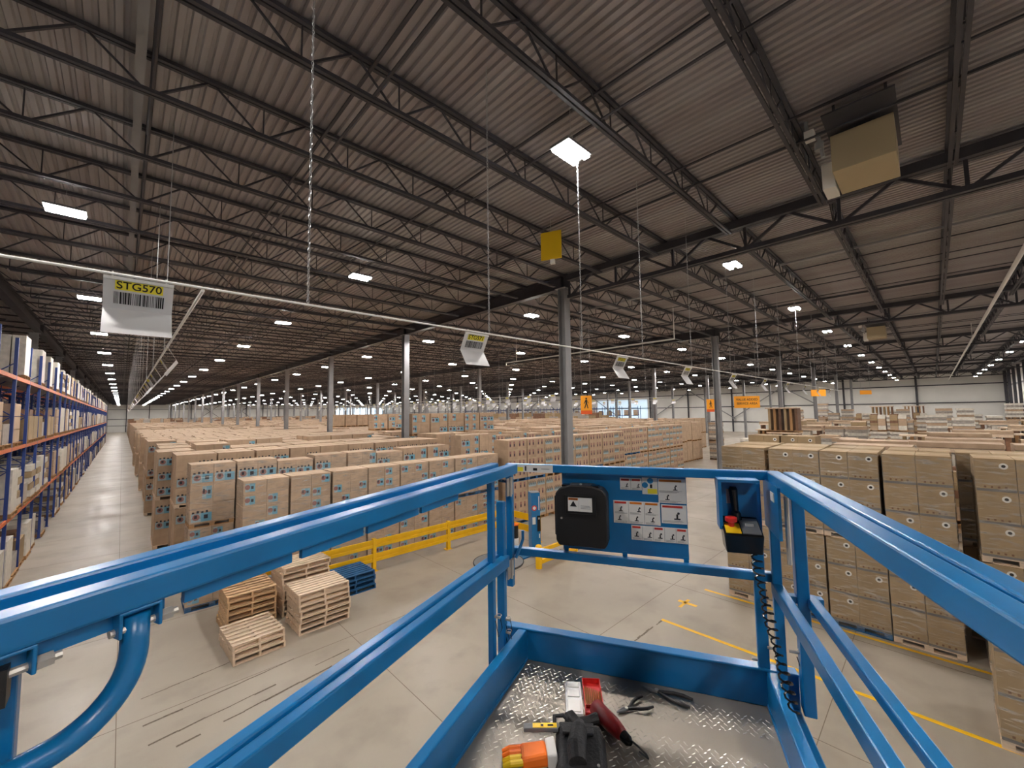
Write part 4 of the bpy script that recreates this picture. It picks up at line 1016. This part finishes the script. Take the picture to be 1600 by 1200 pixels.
# curved gate handle under the left rail
base = lambda s, z: LP(s, .105, z)
pts = [base(1.855, 4.93), base(1.855, 4.87)]
for k in range(1, 13):
    a = k/12*PI/2; pts.append(base(1.855+.115*(1-math.cos(a)), 4.87-.115*math.sin(a)))
pts += [base(2.1, 4.752), base(2.5, 4.75)]
put('curved_handle', MB().tube(pts, .0215, 'blue_paint', 20).mesh('curved_handle', True), lift)
for s in (1.855, 2.02):
    b_ = MB(); 
    for k in (-.03, .03): b_.bar(LP(s+k, .105, 4.945), LP(s+k, .105, 4.9), .006, .045, 'blue_paint', up=(nL.x, nL.y, 0))
    b_.bar(LP(s-.033, .105, 4.943), LP(s+.033, .105, 4.943), .045, .006, 'blue_paint'); put('handle_bracket', b_, lift, bevel=.002)
    put('bracket_bolt', MB().tube([LP(s-.065, .11, 4.91), LP(s+.04, .11, 4.91)], .007, 'bright_steel', 8).tube([LP(s-.055, .11, 4.91), LP(s-.035, .11, 4.91)], .012, 'bright_steel', 6), lift)
put('rubber_latch', MB().bar(LP(2.03, .105, 4.925), LP(2.03, .105, 4.87), .04, .04, 'black_plastic', up=(1, 0, 0)), lift)
# deck with raised diamond tread
dp = MB(); A_ = LP(0, .1, ZD); B_ = RP(0, .1, ZD); C_ = RP(BACK, .1, ZD); D_ = LP(BACK, .1, ZD)
dp.hexa([(p[0], p[1], ZD-.02) for p in (A_, D_, C_, B_)]+[(p[0], p[1], ZD) for p in (A_, D_, C_, B_)], 'tread_plate')
uM = dirv(23.5); nM = Vector((uM.y, -uM.x, 0)); O = Vector(LP(0, .13, 0))
def tread_marks(mb, z, s0, s1, o0, o1, pitch=.03):
    i = 0; s = s0
    while s < s1:
        o = o0+(pitch if i % 2 else 0)*.5; j = 0
        while o < o1:
            c = O-uM*s+nM*o; a = (PI/4 if (i+j) % 2 else -PI/4)+math.radians(23.5); d = Vector((math.cos(a), math.sin(a), 0))*.012; e = Vector((-d.y, d.x, 0))*.26
            k = mb.mi('tread_ridge'); b0 = len(mb.v)
            for q in (c-d, c-e, c+d, c+e): mb.v.append((q.x, q.y, z+.0001))
            mb.v.append((c.x-d.x*.4, c.y-d.y*.4, z+.0024)); mb.v.append((c.x+d.x*.4, c.y+d.y*.4, z+.0024))
            for f in ((0, 1, 4), (1, 2, 5), (1, 5, 4), (2, 3, 5), (3, 0, 4), (3, 4, 5)): mb.f.append(tuple(b0+x for x in f)); mb.m.append(k)
            o += pitch; j += 1
        s += pitch*.75; i += 1
tread_marks(dp, ZD, .05, 1.6, .02, 1.28)
put('tread_deck', dp, lift)
ext = MB(); q = [O-uM*.30+nM*.0, O-uM*2.9+nM*.0, O-uM*2.9+nM*1.28, O-uM*.16+nM*1.28]
ext.hexa([(p.x, p.y, ZD) for p in q]+[(p.x, p.y, ZD+.006) for p in q], 'tread_plate'); tread_marks(ext, ZD+.006, .33, 1.7, .03, 1.26); put('roll_out_deck', ext, lift)
put('deck_underframe', MB().hexa([(p[0], p[1], ZD-.16) for p in (A_, D_, C_, B_)]+[(p[0], p[1], ZD-.02) for p in (A_, D_, C_, B_)], 'blue_paint'), lift)
ctr = (Vector(A_)+Vector(B_)+Vector(C_)+Vector(D_))/4
for sd in (-.3, .3):
    z = .75; k = 0
    while z < ZD-.2:
        z2 = min(z+.74, ZD-.17); o_ = ctr+nM*sd
        for sg in (-1, 1): put('scissor_arm', MB().bar((o_.x-uM.x*1.1*sg, o_.y-uM.y*1.1*sg, z), (o_.x+uM.x*1.1*sg, o_.y+uM.y*1.1*sg, z2), .05, .12, 'blue_paint'), lift)
        z = z2; k += 1
cs = MB(); cs.bar(tuple(ctr-uM*1.2+Vector((0, 0, -ZD+.5))), tuple(ctr+uM*1.2+Vector((0, 0, -ZD+.5))), .85, .5, 'blue_paint'); put('chassis', cs, lift)
for a in (-.9, .9):
    for b in (-.42, .42):
        c = ctr+uM*a+nM*b; put('wheel', MB().tube([(c.x-nM.x*.06, c.y-nM.y*.06, .2), (c.x+nM.x*.06, c.y+nM.y*.06, .2)], .2, 'rubber_dark', 20), lift)

# ------------------------------------------------------------------ tools on the deck
DZ = ZD+.008
def deckobj(name, x, y, rz, label, cat): return empty(name, (x, y, DZ), rz, label=label, category=cat)
ra = math.atan2(1.35-1.19, 1.81-1.62)   # direction of the bit box
t = deckobj('bit_box', 1.73, 1.26, ra, 'open red plastic case of brass drill bits with a clear lid', 'bit case')
tr_ = MB(); tr_.box(-.125, .125, -.05, .04, 0, .004, 'red_plastic').box(-.125, .125, -.05, -.046, 0, .03, 'red_plastic').box(-.125, .125, .036, .04, 0, .03, 'red_plastic').box(-.125, -.121, -.05, .04, 0, .03, 'red_plastic').box(.121, .125, -.05, .04, 0, .03, 'red_plastic').box(-.06, -.055, -.046, .036, 0, .02, 'red_dark')
put('tray', tr_, t)
for k in range(9): put('drill_bit', MB().tube([(-.06, -.04+.009*k, .014), (.04+.004*k, -.041+.009*k, .018)], .003, 'brass', 6), t)
put('clear_lid', MB().box(-.11, .12, .05, .13, .0, .012, 'bag_film').box(-.1, -.02, .06, .12, .012, .016, 'decal_white').box(.0, .05, .06, .12, .012, .016, 'decal_white').box(.07, .11, .06, .12, .012, .016, 'decal_white'), t, bevel=.003)
def pliers(x, y, rz, label, open_=.22, sc_=1):
    t = deckobj('pliers', x, y, rz, label, 'pliers'); t.scale = (sc_,)*3
    for s in (-1, 1):
        h = [(0, 0, .01), (.03, s*.008, .01), (.07, s*(.012+open_*.08), .011), (.11, s*(.01+open_*.14), .011), (.15, s*(.006+open_*.16), .01)]
        put('handle', MB().tube(h, [.006, .008, .009, .009, .006], 'black_plastic', 10), t)
        put('jaw', MB().tube([(.005, -s*.006, .01), (-.02, -s*.007, .01), (-.05, -s*.003, .01), (-.065, -s*.001, .01)], [.007, .008, .005, .002], 'grey_plastic', 8), t)
    put('pivot', MB().cyl((0, 0, .004), .009, .014, 'bright_steel', 12), t)
a1 = math.atan2(-.02, .2); pliers(1.79, 1.105, -.38, 'small open pliers lying near the drill bit case', .25, .85)
pliers(2.005, 1.06, -1.36, 'long dark pliers lying along the front toe board', .14, 1.1)
t = deckobj('cordless_drill', 1.63, 1.10, -1.89, 'red and black cordless drill lying behind the bit case', 'drill')
put('motor_body', MB().tube([(-.10, 0, .04), (-.09, 0, .04), (.03, 0, .04), (.07, 0, .042), (.1, 0, .042)], [.02, .036, .036, .03, .022], 'red_dark', 18).mesh('motor_body', True), t)
put('chuck', MB().tube([(.1, 0, .042), (.13, 0, .042), (.145, 0, .042)], [.022, .02, .01], 'black_gloss', 14), t)
put('grip', MB().tube([(-.04, -.02, .035), (-.05, -.07, .03), (-.06, -.12, .028)], [.024, .02, .023], 'black_plastic', 14), t)
put('battery', MB().box(-.11, .0, -.165, -.12, .0, .06, 'black_plastic'), t, bevel=.006)
put('wrist_strap', MB().tube([(.10, .03, .02), (.14, .045, .01), (.18, .05, .006), (.2, .045, .004), (.16, .03, .01)], .004, 'black_plastic', 6), t)
t = deckobj('tool_pouch', 1.42, 1.10, .75, 'black leather tool pouch lying open at the bottom edge of the view', 'tool pouch')
po = MB().hexa([(-.13, -.1, 0), (.1, -.12, 0), (.12, .1, 0), (-.11, .11, 0), (-.12, -.08, .05), (.08, -.09, .075), (.1, .08, .06), (-.1, .09, .05)], 'leather_black'); put('body', po, t, bevel=.012)
put('pocket', MB().tube([(-.1, .02, .06), (-.04, .02, .075), (.04, .0, .08), (.09, -.01, .07)], [.035, .04, .035, .02], 'leather_black', 14), t)
put('flap', MB().hexa([(.02, -.06, .07), (.11, -.07, .05), (.12, .08, .045), (.03, .07, .065), (.02, -.06, .082), (.11, -.07, .06), (.12, .08, .055), (.03, .07, .08)], 'leather_black'), t, bevel=.004)
put('belt_loop', MB().tube([(.09, .1, .03), (.13, .1, .07), (.15, .06, .06), (.14, .02, .03)], .009, 'leather_black', 8), t)
put('rivet', MB().cyl((-.1, -.06, .05), .006, .006, 'bright_steel', 10), t)
t = deckobj('utility_knife', 1.37, 1.275, -.78, 'grey utility knife with a yellow label on the pouch', 'knife'); t.location.z = DZ+.045
put('grip', MB().box(-.075, .075, -.016, .016, 0, .018, 'grey_plastic'), t, bevel=.004); put('label_strip', MB().box(-.035, .07, -.013, .013, .018, .0195, 'yellow_plastic'), t); put('label_print', MB().box(0, .012, -.006, .006, .0195, .02, 'ink').box(.03, .055, -.005, .005, .0195, .02, 'ink'), t)
t = deckobj('work_glove', 1.27, 1.235, -.7, 'orange and yellow work glove beside the black pouch', 'glove')
put('palm', MB().hexa([(-.05, -.05, 0), (.07, -.045, 0), (.07, .045, 0), (-.05, .05, 0), (-.045, -.045, .04), (.06, -.04, .05), (.06, .04, .05), (-.045, .045, .04)], 'orange_plastic'), t, bevel=.012)
for k in range(4): put('finger', MB().tube([(-.04, -.036+.024*k, .022), (-.09, -.038+.025*k, .022), (-.12, -.036+.024*k, .014)], [.013, .012, .008], 'yellow_plastic' if k < 2 else 'orange_plastic', 10), t)
put('cuff', MB().hexa([(.06, -.05, 0), (.1, -.055, 0), (.1, .055, 0), (.06, .05, 0), (.06, -.045, .05), (.1, -.05, .055), (.1, .05, .055), (.06, .045, .05)], 'decal_white'), t, bevel=.006)
print('loads', len(LOADS), nfull, nflat, 'goods', ng, 'racked', nr, 'signs', ns, 'objs', len(bpy.data.objects))
